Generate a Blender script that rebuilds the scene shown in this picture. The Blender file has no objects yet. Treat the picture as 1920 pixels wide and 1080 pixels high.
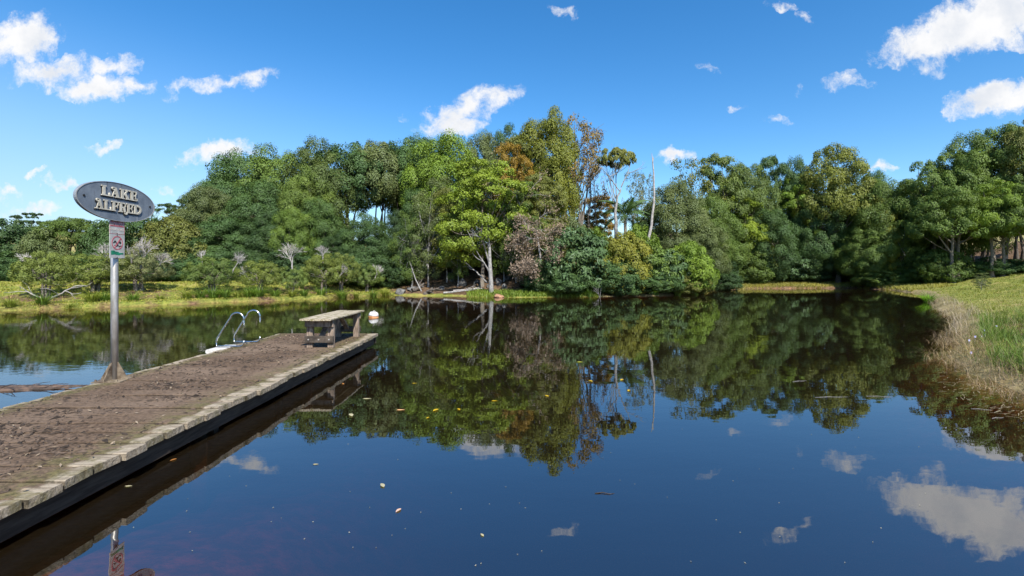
import bpy, math, random
import numpy as np
from mathutils import Vector, Matrix

R = math.radians
SC = bpy.context.scene
COL = SC.collection

# ------------------------------------------------------------------ camera
CAM_H, FPX, HOR = 1.8, 900.0, 508.0
cam_d = bpy.data.cameras.new('camera')
cam = bpy.data.objects.new('camera', cam_d); COL.objects.link(cam)
cam.location = (0, 0, CAM_H); cam.rotation_euler = (R(90), 0, 0)
cam_d.sensor_width = 36; cam_d.lens = 36 * FPX / 1920
cam_d.shift_y = (HOR - 540) / 1920
cam_d.clip_start = 0.05; cam_d.clip_end = 3000
SC.camera = cam

# ------------------------------------------------------------------ light
SUN_EL, SUN_AZ = 46.0, 157.0            # azimuth from +Y towards +X
sun_d = bpy.data.lights.new('sun', 'SUN'); sun_d.energy = 4.2; sun_d.angle = R(0.5)
sun_d.color = (1.0, 0.95, 0.86)
sun = bpy.data.objects.new('sun', sun_d); COL.objects.link(sun)
sv = Vector((math.sin(R(SUN_AZ)) * math.cos(R(SUN_EL)), math.cos(R(SUN_AZ)) * math.cos(R(SUN_EL)), math.sin(R(SUN_EL))))
sun.rotation_euler = sv.to_track_quat('Z', 'Y').to_euler()

SC.view_settings.view_transform = 'Standard'; SC.view_settings.look = 'None'
SC.view_settings.exposure = 1.0; SC.view_settings.gamma = 1.0
SC.view_settings.use_curve_mapping = False
SC.cycles.use_denoising = True
SC.cycles.max_bounces = 7; SC.cycles.diffuse_bounces = 3; SC.cycles.glossy_bounces = 3
SC.cycles.transparent_max_bounces = 8; SC.cycles.transmission_bounces = 3
SC.cycles.caustics_reflective = False; SC.cycles.caustics_refractive = False


class NT:
    """small node helper"""
    def __init__(s, tree): s.t = tree; s.n = tree.nodes; s.l = tree.links
    def add(s, typ, ins=None, **kw):
        nd = s.n.new(typ)
        for k, v in kw.items(): setattr(nd, k, v)
        if ins:
            for k, v in ins.items():
                if isinstance(v, bpy.types.NodeSocket): s.l.new(v, nd.inputs[k])
                else: nd.inputs[k].default_value = v
        return nd
    def math(s, op, a, b=None, c=None, clamp=False):
        nd = s.n.new('ShaderNodeMath'); nd.operation = op; nd.use_clamp = clamp
        for i, v in enumerate((a, b, c)):
            if v is None: continue
            if isinstance(v, bpy.types.NodeSocket): s.l.new(v, nd.inputs[i])
            else: nd.inputs[i].default_value = v
        return nd.outputs[0]
    def vmath(s, op, a, b=None, out=0):
        nd = s.n.new('ShaderNodeVectorMath'); nd.operation = op
        for i, v in enumerate((a, b)):
            if v is None: continue
            if op == 'SCALE' and i == 1: i = 3
            if isinstance(v, bpy.types.NodeSocket): s.l.new(v, nd.inputs[i])
            else: nd.inputs[i].default_value = v
        return nd.outputs['Value'] if out == 1 else nd.outputs[0]
    def mix(s, f, a, b, mode='MIX'):
        nd = s.n.new('ShaderNodeMix'); nd.data_type = 'RGBA'; nd.blend_type = mode
        for k, v in ((0, f), (6, a), (7, b)):
            if isinstance(v, bpy.types.NodeSocket): s.l.new(v, nd.inputs[k])
            else: nd.inputs[k].default_value = v if k == 0 else (tuple(v) + (1,))[:4]
        return nd.outputs[2]
    def ramp(s, f, stops, interp='LINEAR'):
        nd = s.n.new('ShaderNodeValToRGB'); nd.color_ramp.interpolation = interp
        e = nd.color_ramp.elements
        while len(e) < len(stops): e.new(0.5)
        for el, (p, c) in zip(e, stops):
            el.position = p
            el.color = (c, c, c, 1) if not isinstance(c, (tuple, list)) else (tuple(c) + (1,))[:4]
        s.l.new(f, nd.inputs[0]); return nd.outputs[0]
    def noise(s, vec, scale, detail=4, rough=0.55, out='Fac', **kw):
        nd = s.add('ShaderNodeTexNoise', {'Scale': scale, 'Detail': detail, 'Roughness': rough}, **kw)
        if vec is not None: s.l.new(vec, nd.inputs['Vector'])
        return nd.outputs[out]
    def maprange(s, v, a, b, c=0.0, d=1.0, smooth=True):
        nd = s.add('ShaderNodeMapRange', {'From Min': a, 'From Max': b, 'To Min': c, 'To Max': d})
        if smooth: nd.interpolation_type = 'SMOOTHSTEP'
        s.l.new(v, nd.inputs['Value']); return nd.outputs[0]


# ------------------------------------------------------------------ sky
w = bpy.data.worlds.new('World'); SC.world = w; w.use_nodes = True
W = NT(w.node_tree); W.n.clear()
SKY_STR = 0.115
CB = 0.50                                # cloud radiance
sky = W.add('ShaderNodeTexSky', sky_type='NISHITA', sun_disc=False, sun_elevation=R(SUN_EL),
            sun_rotation=R(SUN_AZ), altitude=150.0, air_density=1.0, dust_density=0.6, ozone_density=2.5)
tc = W.add('ShaderNodeTexCoord')
sep = W.add('ShaderNodeSeparateXYZ', {0: tc.outputs['Generated']})
dx, dy, dz = sep.outputs
ydiv = W.math('MAXIMUM', W.math('ABSOLUTE', dy), 0.02)
uu = W.math('DIVIDE', dx, ydiv); vv = W.math('DIVIDE', dz, ydiv)
pv = W.add('ShaderNodeCombineXYZ', {0: uu, 1: vv}).outputs[0]
nw = W.noise(pv, 7.0, 5, 0.6, out='Color')
warp = W.vmath('SCALE', W.vmath('SUBTRACT', nw, (0.5, 0.5, 0.5)), 0.12)
nw2 = W.noise(pv, 24.0, 4, 0.6, out='Color')
warp2 = W.vmath('SCALE', W.vmath('SUBTRACT', nw2, (0.5, 0.5, 0.5)), 0.05)
pw = W.vmath('ADD', W.vmath('ADD', pv, warp), warp2)
# clouds seen over the lake: centre, half sizes, tilt (degrees), fullness; directions given as tangents
def px_dir(x, y): return ((x - 960) / FPX, (HOR - y) / FPX)
CL = [(40, 75, 75, 42, 20, 1.0), (95, 135, 80, 28, 5, .85), (178, 165, 62, 26, 12, 1.0), (205, 125, 50, 20, 18, .7), (250, 158, 38, 16, 8, .55),
      (438, 148, 90, 16, 5, .62), (330, 158, 32, 13, 18, .42), (410, 288, 62, 21, 10, .85), (198, 283, 30, 10, 8, .55), (305, 352, 25, 8, 0, .5),
      (130, 358, 28, 9, 0, .5), (75, 340, 26, 7, 0, .45), (880, 205, 95, 30, 20, .85), (860, 240, 40, 18, 0, .8), (1048, 30, 30, 9, -5, .5), (1265, 295, 30, 14, 0, .8),
      (1810, 62, 165, 46, 14, 1.15), (1880, 30, 80, 50, 0, 1.1), (1880, 182, 90, 32, 6, 1.05), (1590, 160, 38, 18, 10, .34), (1655, 318, 24, 14, 0, .75),
      (1468, 12, 30, 9, -8, .42), (1455, 222, 34, 10, 0, .32), (1320, 115, 26, 14, 0, .25), (60, 400, 50, 12, 0, .6), (1385, 214, 20, 8, 10, .25), (1490, 160, 16, 10, 0, .3), (1500, 34, 18, 9, 0, .3), (750, 212, 24, 7, 0, .25), (20, 375, 40, 10, 0, .5)]
dens = None
for (cx, cy, sx, sy, rot, full) in CL:
    u0, v0 = px_dir(cx, cy)
    mp = W.add('ShaderNodeMapping', {'Vector': pw, 'Location': (u0, v0, 0), 'Rotation': (0, 0, R(rot)), 'Scale': (sx / FPX * 1.32, sy / FPX * 1.4, 1)}, vector_type='TEXTURE')
    d = W.vmath('LENGTH', mp.outputs[0], out=1)
    k = W.math('MULTIPLY', W.math('SUBTRACT', 1.0, d, clamp=True), full)
    dens = k if dens is None else W.math('MAXIMUM', dens, k)
front = W.maprange(dy, 0.12, 0.3)
dens = W.math('MULTIPLY', dens, front)
# the same kind of scattered cloud all round the rest of the sky
zd = W.math('MAXIMUM', dz, 0.12)
pg = W.add('ShaderNodeCombineXYZ', {0: W.math('DIVIDE', dx, zd), 1: W.math('DIVIDE', dy, zd)}).outputs[0]
gen = W.maprange(W.noise(pg, 0.9, 6, 0.55), 0.56, 0.85, 0, 1.0)
inview = W.math('MULTIPLY', W.maprange(dy, 0.2, 0.45), W.maprange(vv, 1.0, 0.62))
gen = W.math('MULTIPLY', gen, W.math('SUBTRACT', 1.0, inview))
dens = W.math('MAXIMUM', dens, gen)
fine = W.math('ADD', W.math('MULTIPLY', W.noise(W.vmath('ADD', pv, W.vmath('SCALE', warp, .8)), 13.0, 9, 0.66), .7), W.math('MULTIPLY', W.noise(W.vmath('ADD', pv, warp2), 38.0, 6, 0.7), .3))
edge = W.math('ADD', dens, W.math('MULTIPLY', W.math('SUBTRACT', fine, 0.48), 2.5))
edge = W.math('MULTIPLY', edge, W.maprange(dens, 0.0, 0.10))
mask = W.maprange(edge, 0.06, 0.74)
body = W.noise(pv, 9.0, 5, 0.6)
cshade = W.math('MULTIPLY', W.maprange(body, 0.36, 0.66), W.maprange(dens, 0.15, 0.75))
ccol = W.mix(cshade, (CB / SKY_STR, CB / SKY_STR, CB * 1.01 / SKY_STR), (CB * .78 / SKY_STR, CB * .82 / SKY_STR, CB * .89 / SKY_STR))
hs = W.add('ShaderNodeHueSaturation', {'Saturation': 1.35, 'Value': 0.93, 'Color': W.mix(1.0, sky.outputs[0], (0.96, 0.965, 0.97), 'MULTIPLY')})
# pale moist air low in the sky to the left
lowair = W.math('MULTIPLY', W.maprange(dz, 0.42, 0.0), W.maprange(W.math('ADD', W.math('MULTIPLY', dx, -0.9), W.math('MULTIPLY', dy, -0.15)), -0.25, 0.75))
skyc = W.mix(W.math('MULTIPLY', lowair, 0.8), hs.outputs[0], (0.25 / SKY_STR, 0.35 / SKY_STR, 0.46 / SKY_STR))
skyc = W.mix(mask, skyc, ccol)
bg = W.add('ShaderNodeBackground', {'Color': skyc, 'Strength': SKY_STR})
wo = W.add('ShaderNodeOutputWorld', {'Surface': bg.outputs[0]})


# ------------------------------------------------------------------ helpers
def rngs(seed): return np.random.default_rng(seed)
def nrm(v): return v / np.maximum(np.linalg.norm(v, axis=-1, keepdims=True), 1e-9)
def sstep(a, b, x):
    t = np.clip((x - a) / (b - a), 0, 1); return t * t * (3 - 2 * t)

def mesh_np(name, verts, faces, mat=None, smooth=False, tint=None, midx=None, mats=None):
    """verts (n,3); faces: list of int arrays (m,3) / (m,4)"""
    me = bpy.data.meshes.new(name)
    fl = [np.asarray(f, dtype=np.int32) for f in faces if len(f)]
    verts = np.asarray(verts, dtype=np.float32)
    loops = np.concatenate([f.ravel() for f in fl]); sizes = np.concatenate([np.full(len(f), f.shape[1], dtype=np.int32) for f in fl])
    starts = np.concatenate([[0], np.cumsum(sizes)[:-1]]).astype(np.int32)
    me.vertices.add(len(verts)); me.vertices.foreach_set('co', verts.ravel())
    me.loops.add(len(loops)); me.loops.foreach_set('vertex_index', loops)
    me.polygons.add(len(sizes)); me.polygons.foreach_set('loop_start', starts)
    for m in (mats or ([mat] if mat else [])): me.materials.append(m)
    if midx is not None: me.polygons.foreach_set('material_index', np.asarray(midx, dtype=np.int32))
    me.polygons.foreach_set('use_smooth', np.full(len(sizes), smooth, dtype=bool))
    me.update(calc_edges=True)
    if tint is not None:
        a = me.attributes.new('tint', 'FLOAT', 'FACE'); a.data.foreach_set('value', np.asarray(tint, dtype=np.float32))
    return me

def obj(name, me, parent=None, loc=(0, 0, 0), rot=(0, 0, 0), scale=(1, 1, 1)):
    o = bpy.data.objects.new(name, me); COL.objects.link(o)
    o.location = loc; o.rotation_euler = rot; o.scale = scale
    if parent: o.parent = parent
    return o
def thing(name, label, cat, loc=(0, 0, 0), rotz=0.0, group=None):
    o = bpy.data.objects.new(name, None); COL.objects.link(o)
    o.empty_display_size = 0.2
    o.location = loc; o.rotation_euler = (0, 0, rotz)
    return tag(o, label, cat, group)
def tag(o, label, cat, group=None):
    o['label'] = label; o['category'] = cat
    if group: o['group'] = group
    return o

class MB:
    """collects simple solids into one mesh"""
    def __init__(s): s.v = []; s.f4 = []; s.f3 = []; s.fn = []; s.n = 0
    def raw(s, v, f):
        b = s.n; s.v += [tuple(p) for p in v]; s.n += len(v)
        for q in f: s.fn.append([b + i for i in q])
    def box(s, c, d, M=None, ch=0.0):
        x, y, z = (k / 2 for k in d); c = Vector(c)
        if ch <= 0:
            v = [Vector((sx * x, sy * y, sz * z)) for sz in (-1, 1) for sy in (-1, 1) for sx in (-1, 1)]
            f = [(0, 2, 3, 1), (4, 5, 7, 6), (0, 1, 5, 4), (2, 6, 7, 3), (0, 4, 6, 2), (1, 3, 7, 5)]
        else:   # chamfered on the four edges along the longest axis
            ax = max(range(3), key=lambda i: d[i]); a, b2 = [i for i in range(3) if i != ax]
            h = (x, y, z); prof = []
            for sa, sb in ((1, 1), (-1, 1), (-1, -1), (1, -1)):
                p1 = (sa * (h[a] - ch), sb * h[b2]); p2 = (sa * h[a], sb * (h[b2] - ch))
                prof += [p2, p1] if sa * sb > 0 else [p1, p2]
            v = []
            for t in (-1, 1):
                for p in prof:
                    q = [0, 0, 0]; q[ax] = t * h[ax]; q[a] = p[0]; q[b2] = p[1]; v.append(Vector(q))
            f = [tuple(range(8))[::-1], tuple(range(8, 16))] + [(i, (i + 1) % 8, 8 + (i + 1) % 8, 8 + i) for i in range(8)]
        if M is not None: v = [M @ p for p in v]
        s.raw([p + c for p in v], f)
    def tube(s, pts, r, sides=8, cap=True):
        pts = np.asarray(pts, float); r = np.full(len(pts), r) if np.isscalar(r) else np.asarray(r)
        v, q = tube_np(pts, r, sides); b = s.n
        s.v += [tuple(p) for p in v]; s.n += len(v); s.fn += [[b + i for i in f] for f in q]
        if cap: s.fn.append([b + i for i in range(sides)][::-1]); s.fn.append([b + len(v) - sides + i for i in range(sides)])
    def prism(s, poly, h0, h1, fn):
        """poly: 2D outline ccw; fn maps (u, v, h) to xyz"""
        n = len(poly)
        v = [fn(p[0], p[1], h0) for p in poly] + [fn(p[0], p[1], h1) for p in poly]
        s.raw(v, [tuple(range(n))[::-1], tuple(range(n, 2 * n))] + [(i, (i + 1) % n, n + (i + 1) % n, n + i) for i in range(n)])
    def build(s, name, mat, parent=None, smooth=False, **kw):
        me = bpy.data.meshes.new(name); me.from_pydata(s.v, [], s.fn); me.materials.append(mat)
        import bmesh
        bm = bmesh.new(); bm.from_mesh(me); bmesh.ops.recalc_face_normals(bm, faces=bm.faces); bm.to_mesh(me); bm.free()
        if smooth: me.polygons.foreach_set('use_smooth', [True] * len(me.polygons))
        me.update(); return obj(name, me, parent, **kw)

def tube_np(pts, r, sides):
    k = len(pts); t = np.gradient(pts, axis=0); t = nrm(t)
    ref = np.array([0.0, 0, 1.0]); 
    if abs(t[:, 2]).mean() > 0.75: ref = np.array([1.0, 0.15, 0])
    a = nrm(np.cross(t, ref)); b = np.cross(t, a)
    th = np.arange(sides) / sides * 2 * np.pi
    ring = a[:, None, :] * np.cos(th)[None, :, None] + b[:, None, :] * np.sin(th)[None, :, None]
    v = (pts[:, None, :] + ring * r[:, None, None]).reshape(-1, 3)
    i = np.arange(k - 1)[:, None] * sides; j = np.arange(sides)[None, :]; j2 = (j + 1) % sides
    q = np.stack([i + j, i + j2, i + sides + j2, i + sides + j], -1).reshape(-1, 4)
    return v, q
def tubes_np(paths, sides=6):
    V, Q, n = [], [], 0
    for pts, r in paths:
        v, q = tube_np(np.asarray(pts, float), np.asarray(r, float), sides if r[0] > 0.03 else 4 if r[0] > .012 else 3)
        V.append(v); Q.append(q + n); n += len(v)
    return np.concatenate(V), np.concatenate(Q)
def bez(p0, p1, p2, k=6):
    t = np.linspace(0, 1, k)[:, None]; return (1 - t) ** 2 * p0 + 2 * t * (1 - t) * p1 + t * t * p2
def at(px, D, y=None):
    """point at photo column px, distance D; height from row y when given"""
    x = (px - 960) / FPX * D
    return (x, D, 0.0 if y is None else CAM_H + (HOR - y) / FPX * D)

# ------------------------------------------------------------------ materials
def new_mat(name):
    m = bpy.data.materials.new(name); m.use_nodes = True; t = NT(m.node_tree); t.n.clear(); return m, t
def out(t, sh, vol=None):
    ins = {}
    if sh is not None: ins['Surface'] = sh
    if vol is not None: ins['Volume'] = vol
    t.add('ShaderNodeOutputMaterial', ins)
def princ(t, col, rough=0.8, bump=None, bs=0.3, bd=0.02, spec=0.3, metal=0.0):
    ins = {'Base Color': col if isinstance(col, bpy.types.NodeSocket) else tuple(col) + (1,), 'Roughness': rough, 'Specular IOR Level': spec, 'Metallic': metal}
    if bump is not None:
        ins['Normal'] = t.add('ShaderNodeBump', {'Strength': bs, 'Distance': bd, 'Height': bump}).outputs[0]
    return t.add('ShaderNodeBsdfPrincipled', ins).outputs[0]
def simple(name, c1, c2, scale=6.0, rough=0.8, bs=0.3, bd=0.01, spec=0.3, metal=0.0, stretch=None, lo=.35, hi=.68):
    m, t = new_mat(name)
    co = t.add('ShaderNodeTexCoord').outputs['Object']
    if stretch: co = t.add('ShaderNodeMapping', {'Vector': co, 'Scale': stretch}).outputs[0]
    n = t.noise(co, scale, 6, 0.62)
    out(t, princ(t, t.mix(t.maprange(n, lo, hi), c1, c2), rough, n, bs, bd, spec, metal)); return m

def foliage_mat(name, trans=0.22):
    m, t = new_mat(name)
    oi = t.add('ShaderNodeObjectInfo'); at_ = t.add('ShaderNodeAttribute', attribute_name='tint')
    f = t.math('ADD', t.math('MULTIPLY', at_.outputs['Fac'], 1.0), 0.5)
    col = t.vmath('SCALE', oi.outputs['Color'], f)
    pos = t.add('ShaderNodeNewGeometry').outputs['Position']
    n = t.noise(pos, 0.55, 3, 0.5)
    col = t.mix(t.maprange(n, 0.4, 0.72, 0, 0.5), col, t.mix(1.0, col, (1.25, 1.15, 0.8), 'MULTIPLY'))
    d = t.add('ShaderNodeBsdfDiffuse', {'Color': col}).outputs[0]
    tr = t.add('ShaderNodeBsdfTranslucent', {'Color': t.mix(1.0, col, (1.25, 1.35, 0.6), 'MULTIPLY')}).outputs[0]
    s1 = t.add('ShaderNodeMixShader', {0: trans, 1: d, 2: tr}).outputs[0]
    g = t.add('ShaderNodeBsdfGlossy', {'Color': (0.8, 0.85, 0.9, 1), 'Roughness': 0.45}).outputs[0]
    out(t, t.add('ShaderNodeMixShader', {0: 0.015, 1: s1, 2: g}).outputs[0]); return m
M_LEAF = foliage_mat('leaf')
M_GRASS = foliage_mat('grass_blade', 0.3)
M_BARK = simple('bark', (0.10, 0.085, 0.07), (0.26, 0.23, 0.19), 9, 0.9, 0.6, 0.03, stretch=(3, 3, .6))
M_DARKBARK = simple('dark_bark', (0.05, 0.042, 0.035), (0.14, 0.12, 0.10), 8, 0.9, 0.6, 0.03, stretch=(3, 3, .6))
M_PALEBARK = simple('pale_bark', (0.15, 0.145, 0.14), (0.36, 0.35, 0.335), 7, 0.85, 0.4, 0.02, stretch=(2, 2, .7))
M_TWIG = simple('grey_twig', (0.22, 0.20, 0.19), (0.38, 0.36, 0.34), 5, 0.9, 0.2)
M_ROCK = simple('dark_rock', (0.05, 0.05, 0.05), (0.17, 0.165, 0.155), 3.5, 0.85, 0.7, 0.06)
M_REDROCK = simple('rust_rock', (0.16, 0.08, 0.05), (0.42, 0.24, 0.14), 4, 0.85, 0.7, 0.05)

# water: tannin-stained lake with a mirror skin
M_WATER, t = new_mat('lake_water')
pos = t.add('ShaderNodeNewGeometry').outputs['Position']
m1 = t.add('ShaderNodeMapping', {'Vector': pos, 'Scale': (0.55, 1.0, 1)}).outputs[0]
h1 = t.noise(m1, 1.5, 3, 0.5); h2 = t.noise(m1, 7.0, 3, 0.5)
patch = t.maprange(t.noise(pos, 0.11, 3, 0.5), 0.42, 0.62, 0.12, 1.0)
sepw = t.add('ShaderNodeSeparateXYZ', {0: pos})
lee = t.maprange(sepw.outputs[0], -2.0, -7.0, 0.0, 2.2)          # light breeze on the open side past the jetty
hh = t.math('ADD', t.math('MULTIPLY', h1, 0.0022), t.math('MULTIPLY', t.math('MULTIPLY', h2, 0.0004), t.math('ADD', patch, lee)))
nb = t.add('ShaderNodeBump', {'Strength': 1.0, 'Distance': 1.0, 'Height': hh}).outputs[0]
gl = t.add('ShaderNodeBsdfGlossy', {'Color': (0.93, 0.95, 0.97, 1), 'Roughness': 0.0, 'Normal': nb}).outputs[0]
tp = t.add('ShaderNodeBsdfTransparent', {'Color': (0.9, 0.86, 0.8, 1)}).outputs[0]
fr = t.math('MULTIPLY', t.add('ShaderNodeFresnel', {'IOR': 2.95, 'Normal': nb}).outputs[0], t.math('SUBTRACT', 1.0, t.add('ShaderNodeNewGeometry').outputs['Backfacing']))
va = t.add('ShaderNodeVolumeAbsorption', {'Color': (0.72, 0.53, 0.36, 1), 'Density': 3.6}).outputs[0]
silt = t.add('ShaderNodeBsdfDiffuse', {'Color': (0.085, 0.058, 0.028, 1)}).outputs[0]
body = t.add('ShaderNodeMixShader', {0: 0.10, 1: tp, 2: silt}).outputs[0]
out(t, t.add('ShaderNodeMixShader', {0: fr, 1: body, 2: gl}).outputs[0], va)

# ------------------------------------------------------------------ terrain
SHORE = np.array([(-70, 14), (-40, 18.5), (-23, 21.6), (-20, 24.2), (-16.8, 27), (-12.5, 31.2), (-9.6, 35.6), (-8.6, 35.2), (-7, 34.6), (-4.2, 34.3), (-1.1, 32.6),
                  (1.5, 33), (6.4, 33.6), (11.3, 35), (14.7, 37.5), (17.5, 42.6), (24, 48.5), (36, 50.2), (35.5, 44.5), (31.5, 36.5), (24.6, 28), (20.9, 23.5),
                  (17.2, 18.6), (15.7, 16.8), (12.2, 13.2), (9.5, 10.4), (8.2, 8.9), (7.75, 7.9), (7.3, 6.5), (7.0, 5), (7.2, 2), (6.5, -1.5), (3, -3.2), (-3, -3.4), (-20, -3.2), (-70, -6)], float)
def shore_dist(x, y):
    """signed distance to the shoreline, positive on land"""
    P = np.stack([x, y], -1); A = SHORE; B = np.roll(SHORE, -1, 0)
    best = np.full(x.shape, 1e9); inside = np.zeros(x.shape, bool)
    for a, b in zip(A, B):
        e = b - a; tt = np.clip(((P - a) @ e) / (e @ e), 0, 1)
        d = np.linalg.norm(P - a - tt[..., None] * e, axis=-1); best = np.minimum(best, d)
        c = ((a[1] > P[..., 1]) != (b[1] > P[..., 1])) & (P[..., 0] < (b[0] - a[0]) * (P[..., 1] - a[1]) / (b[1] - a[1] + 1e-12) + a[0])
        inside ^= c
    return np.where(inside, -best, best)
def wob(x, y, s=1.0, k=0):
    return (np.sin(x * 1.3 * s + 1.7 * k) * np.cos(y * 1.7 * s + k) + 0.5 * np.sin(x * 3.1 * s - y * 2.3 * s + 2 * k) + 0.3 * np.sin(x * 5.7 * s + y * 6.1 * s + k))
def land_h(x, y):
    x = np.asarray(x, float); y = np.asarray(y, float)
    d = shore_dist(x, y) + 0.16 * wob(x, y, .9) + 0.06 * wob(x, y, 3.1, 2)
    wl = 1 - sstep(-11, -8.5, x); wr = sstep(14, 19, x); wc = 1 - wl - wr
    dl = np.clip(d, 0, None)
    hl = 0.24 * sstep(0, .22, dl) + 0.76 * sstep(0.1, 6.5, dl) + 0.26 * np.clip(dl - 23, 0, 22) + 0.02 * np.clip(dl - 41, 0, 200)
    hc = 0.05 * sstep(0, .3, dl) + 0.16 * np.clip(dl, 0, 2) + 0.30 * np.clip(dl - 2, 0, 10) + 0.03 * np.clip(dl - 12, 0, 25) + 0.05 * np.clip(dl - 30, 0, 30)
    far = sstep(40, 50, y)
    hr = 0.18 * sstep(0, .3, dl) + 0.095 * np.clip(dl, 0, 24) + 0.085 * np.clip(dl - 3, 0, 16) + (0.16 * np.clip(dl - 14, 0, 40)) * far * sstep(10, 30, x)
    z = wl * hl + wc * hc + wr * hr
    z = z + sstep(0.4, 3, dl) * (0.05 * wob(x, y, .6, 1) + 0.03 * wob(x, y, 2.3, 3))
    kx = sstep(-2.5, 1.5, x)
    bed = -0.06 - (0.10 + .4 * kx) * np.clip(-d, 0, 1.2) - (0.03 + .33 * kx) * np.clip(-d - 1.2, 0, 5) - 0.2 * np.clip(-d - 6.2, 0, 9)
    return np.where(d > 0, z, bed * sstep(0, -0.3, d) )
def hz(x, y): return float(land_h(np.array([x]), np.array([y]))[0])

def axis_coords(a, b, st, lo, hi):
    mid = np.arange(a, b + 1e-6, st); g = []; s = st; p = b
    while p < hi: s *= 1.22; p += s; g.append(p)
    h = []; s = st; p = a
    while p > lo: s *= 1.22; p -= s; h.append(p)
    return np.concatenate([h[::-1], mid, g])
gx = axis_coords(-36, 52, 0.4, -900, 900); gy = axis_coords(-6, 62, 0.4, -400, 1200)
X, Y = np.meshgrid(gx, gy); Z = land_h(X, Y)
nx, ny = len(gx), len(gy)
idx = np.arange(nx * ny).reshape(ny, nx)
q = np.stack([idx[:-1, :-1], idx[:-1, 1:], idx[1:, 1:], idx[1:, :-1]], -1).reshape(-1, 4)
M_GROUND, t = new_mat('ground')
pos = t.add('ShaderNodeNewGeometry').outputs['Position']
aD = t.add('ShaderNodeAttribute', attribute_name='dirt').outputs['Fac']
aY = t.add('ShaderNodeAttribute', attribute_name='dry').outputs['Fac']
aB = t.add('ShaderNodeAttribute', attribute_name='bed').outputs['Fac']
n1 = t.noise(pos, 0.7, 6, 0.6); n2 = t.noise(pos, 5.0, 6, 0.65); n3 = t.noise(pos, 0.25, 3, 0.5)
gcol = t.mix(t.maprange(n2, .35, .7), (0.10, 0.13, 0.025), (0.24, 0.25, 0.05))
gcol = t.mix(t.maprange(n1, .45, .7), gcol, (0.30, 0.26, 0.08))
dry = t.mix(t.maprange(n2, .35, .7), (0.22, 0.18, 0.08), (0.36, 0.29, 0.15))
gcol = t.mix(t.maprange(t.math('ADD', aY, t.math('MULTIPLY', t.math('SUBTRACT', n1, .5), 1.2)), .3, .7), gcol, dry)
dirt = t.mix(t.maprange(n2, .35, .7), (0.06, 0.038, 0.022), (0.20, 0.13, 0.075))
gcol = t.mix(t.maprange(t.math('ADD', aD, t.math('MULTIPLY', t.math('SUBTRACT', n1, .5), 1.6)), .35, .65), gcol, dirt)
bedc = t.mix(t.maprange(n2, .4, .66), (0.20, 0.09, 0.04), (0.50, 0.27, 0.14))
gcol = t.mix(aB, gcol, bedc)
out(t, princ(t, gcol, 0.95, t.math('ADD', n2, t.math('MULTIPLY', n1, .6)), 0.7, 0.08, 0.15))
me = mesh_np('ground', np.stack([X, Y, Z], -1).reshape(-1, 3), [q], M_GROUND, smooth=True)
sd = shore_dist(X, Y)
wcn = sstep(-11, -8.5, X) * (1 - sstep(14, 19, X))
dirt_a = np.where(sd > 0, wcn * sstep(0.0, 1.0, sd) * .95, 0)
face = (1 - sstep(-11, -8.5, X)) * sstep(0.3, 1.2, sd) * (1 - sstep(3.2, 5.5, sd)) * (Y < 60)     # eroded face of the left bank
dirt_a = np.maximum(dirt_a, face * 0.50)
dirt_a = np.maximum(dirt_a, (1 - sstep(-11, -8.5, X)) * (sd > -.3) * (1 - sstep(.15, .5, sd)) * .42)
dirt_a = np.maximum(dirt_a, sstep(44, 47, Y) * (X > 14) * (1 - sstep(54, 57, Y)))                      # leaf litter under the trees
right_trees = sstep(14, 17, sd) * (X > 14) * (1 - sstep(18, 21, sd))
dirt_a = np.maximum(dirt_a, right_trees)
dry_a = np.where((X > 6), 0.26 + .5 * (1 - sstep(0, 1.5, sd)), 0.12) + sstep(16, 22, sd) * .35
for nme, arr in (('dirt', dirt_a), ('dry', dry_a), ('bed', sstep(0.05, -0.25, Z))):
    a = me.attributes.new(nme, 'FLOAT', 'POINT'); a.data.foreach_set('value', np.asarray(arr, np.float32).ravel())
g = obj('ground', me); g['kind'] = 'structure'

b = MB(); b.box((10, 22, -3.0), (190, 74, 6.0))
wt = b.build('water', M_WATER); wt['kind'] = 'structure'

# ------------------------------------------------------------------ foliage makers
def leaves_np(C, N, L, Wd, rng, droop=0.0, ax=None):
    n = len(C)
    if ax is None:
        rv = rng.normal(size=(n, 3)); rv[:, 2] -= droop
        A = nrm(rv - (rv * N).sum(1, keepdims=True) * N * (1 - min(droop, 1) * .5))
    else: A = ax
    B = nrm(np.cross(N, A))
    l = (L * (0.7 + 0.6 * rng.random(n)))[:, None]; wd = (Wd * (0.7 + 0.6 * rng.random(n)))[:, None]
    v = np.stack([C - A * l * .5, C + B * wd * .5 + N * wd * .12, C + A * l * .5, C - B * wd * .5 + N * wd * .12], 1).reshape(-1, 3)
    return v, np.arange(n * 4).reshape(-1, 4)
def sph(rng, n):
    return nrm(rng.normal(size=(n, 3)))
def fps(P, k, rng):
    sel = [int(rng.integers(len(P)))]; d = np.linalg.norm(P - P[sel[0]], axis=1)
    for _ in range(k - 1):
        i = int(np.argmax(d)); sel.append(i); d = np.minimum(d, np.linalg.norm(P - P[i], axis=1))
    return P[sel]
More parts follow.
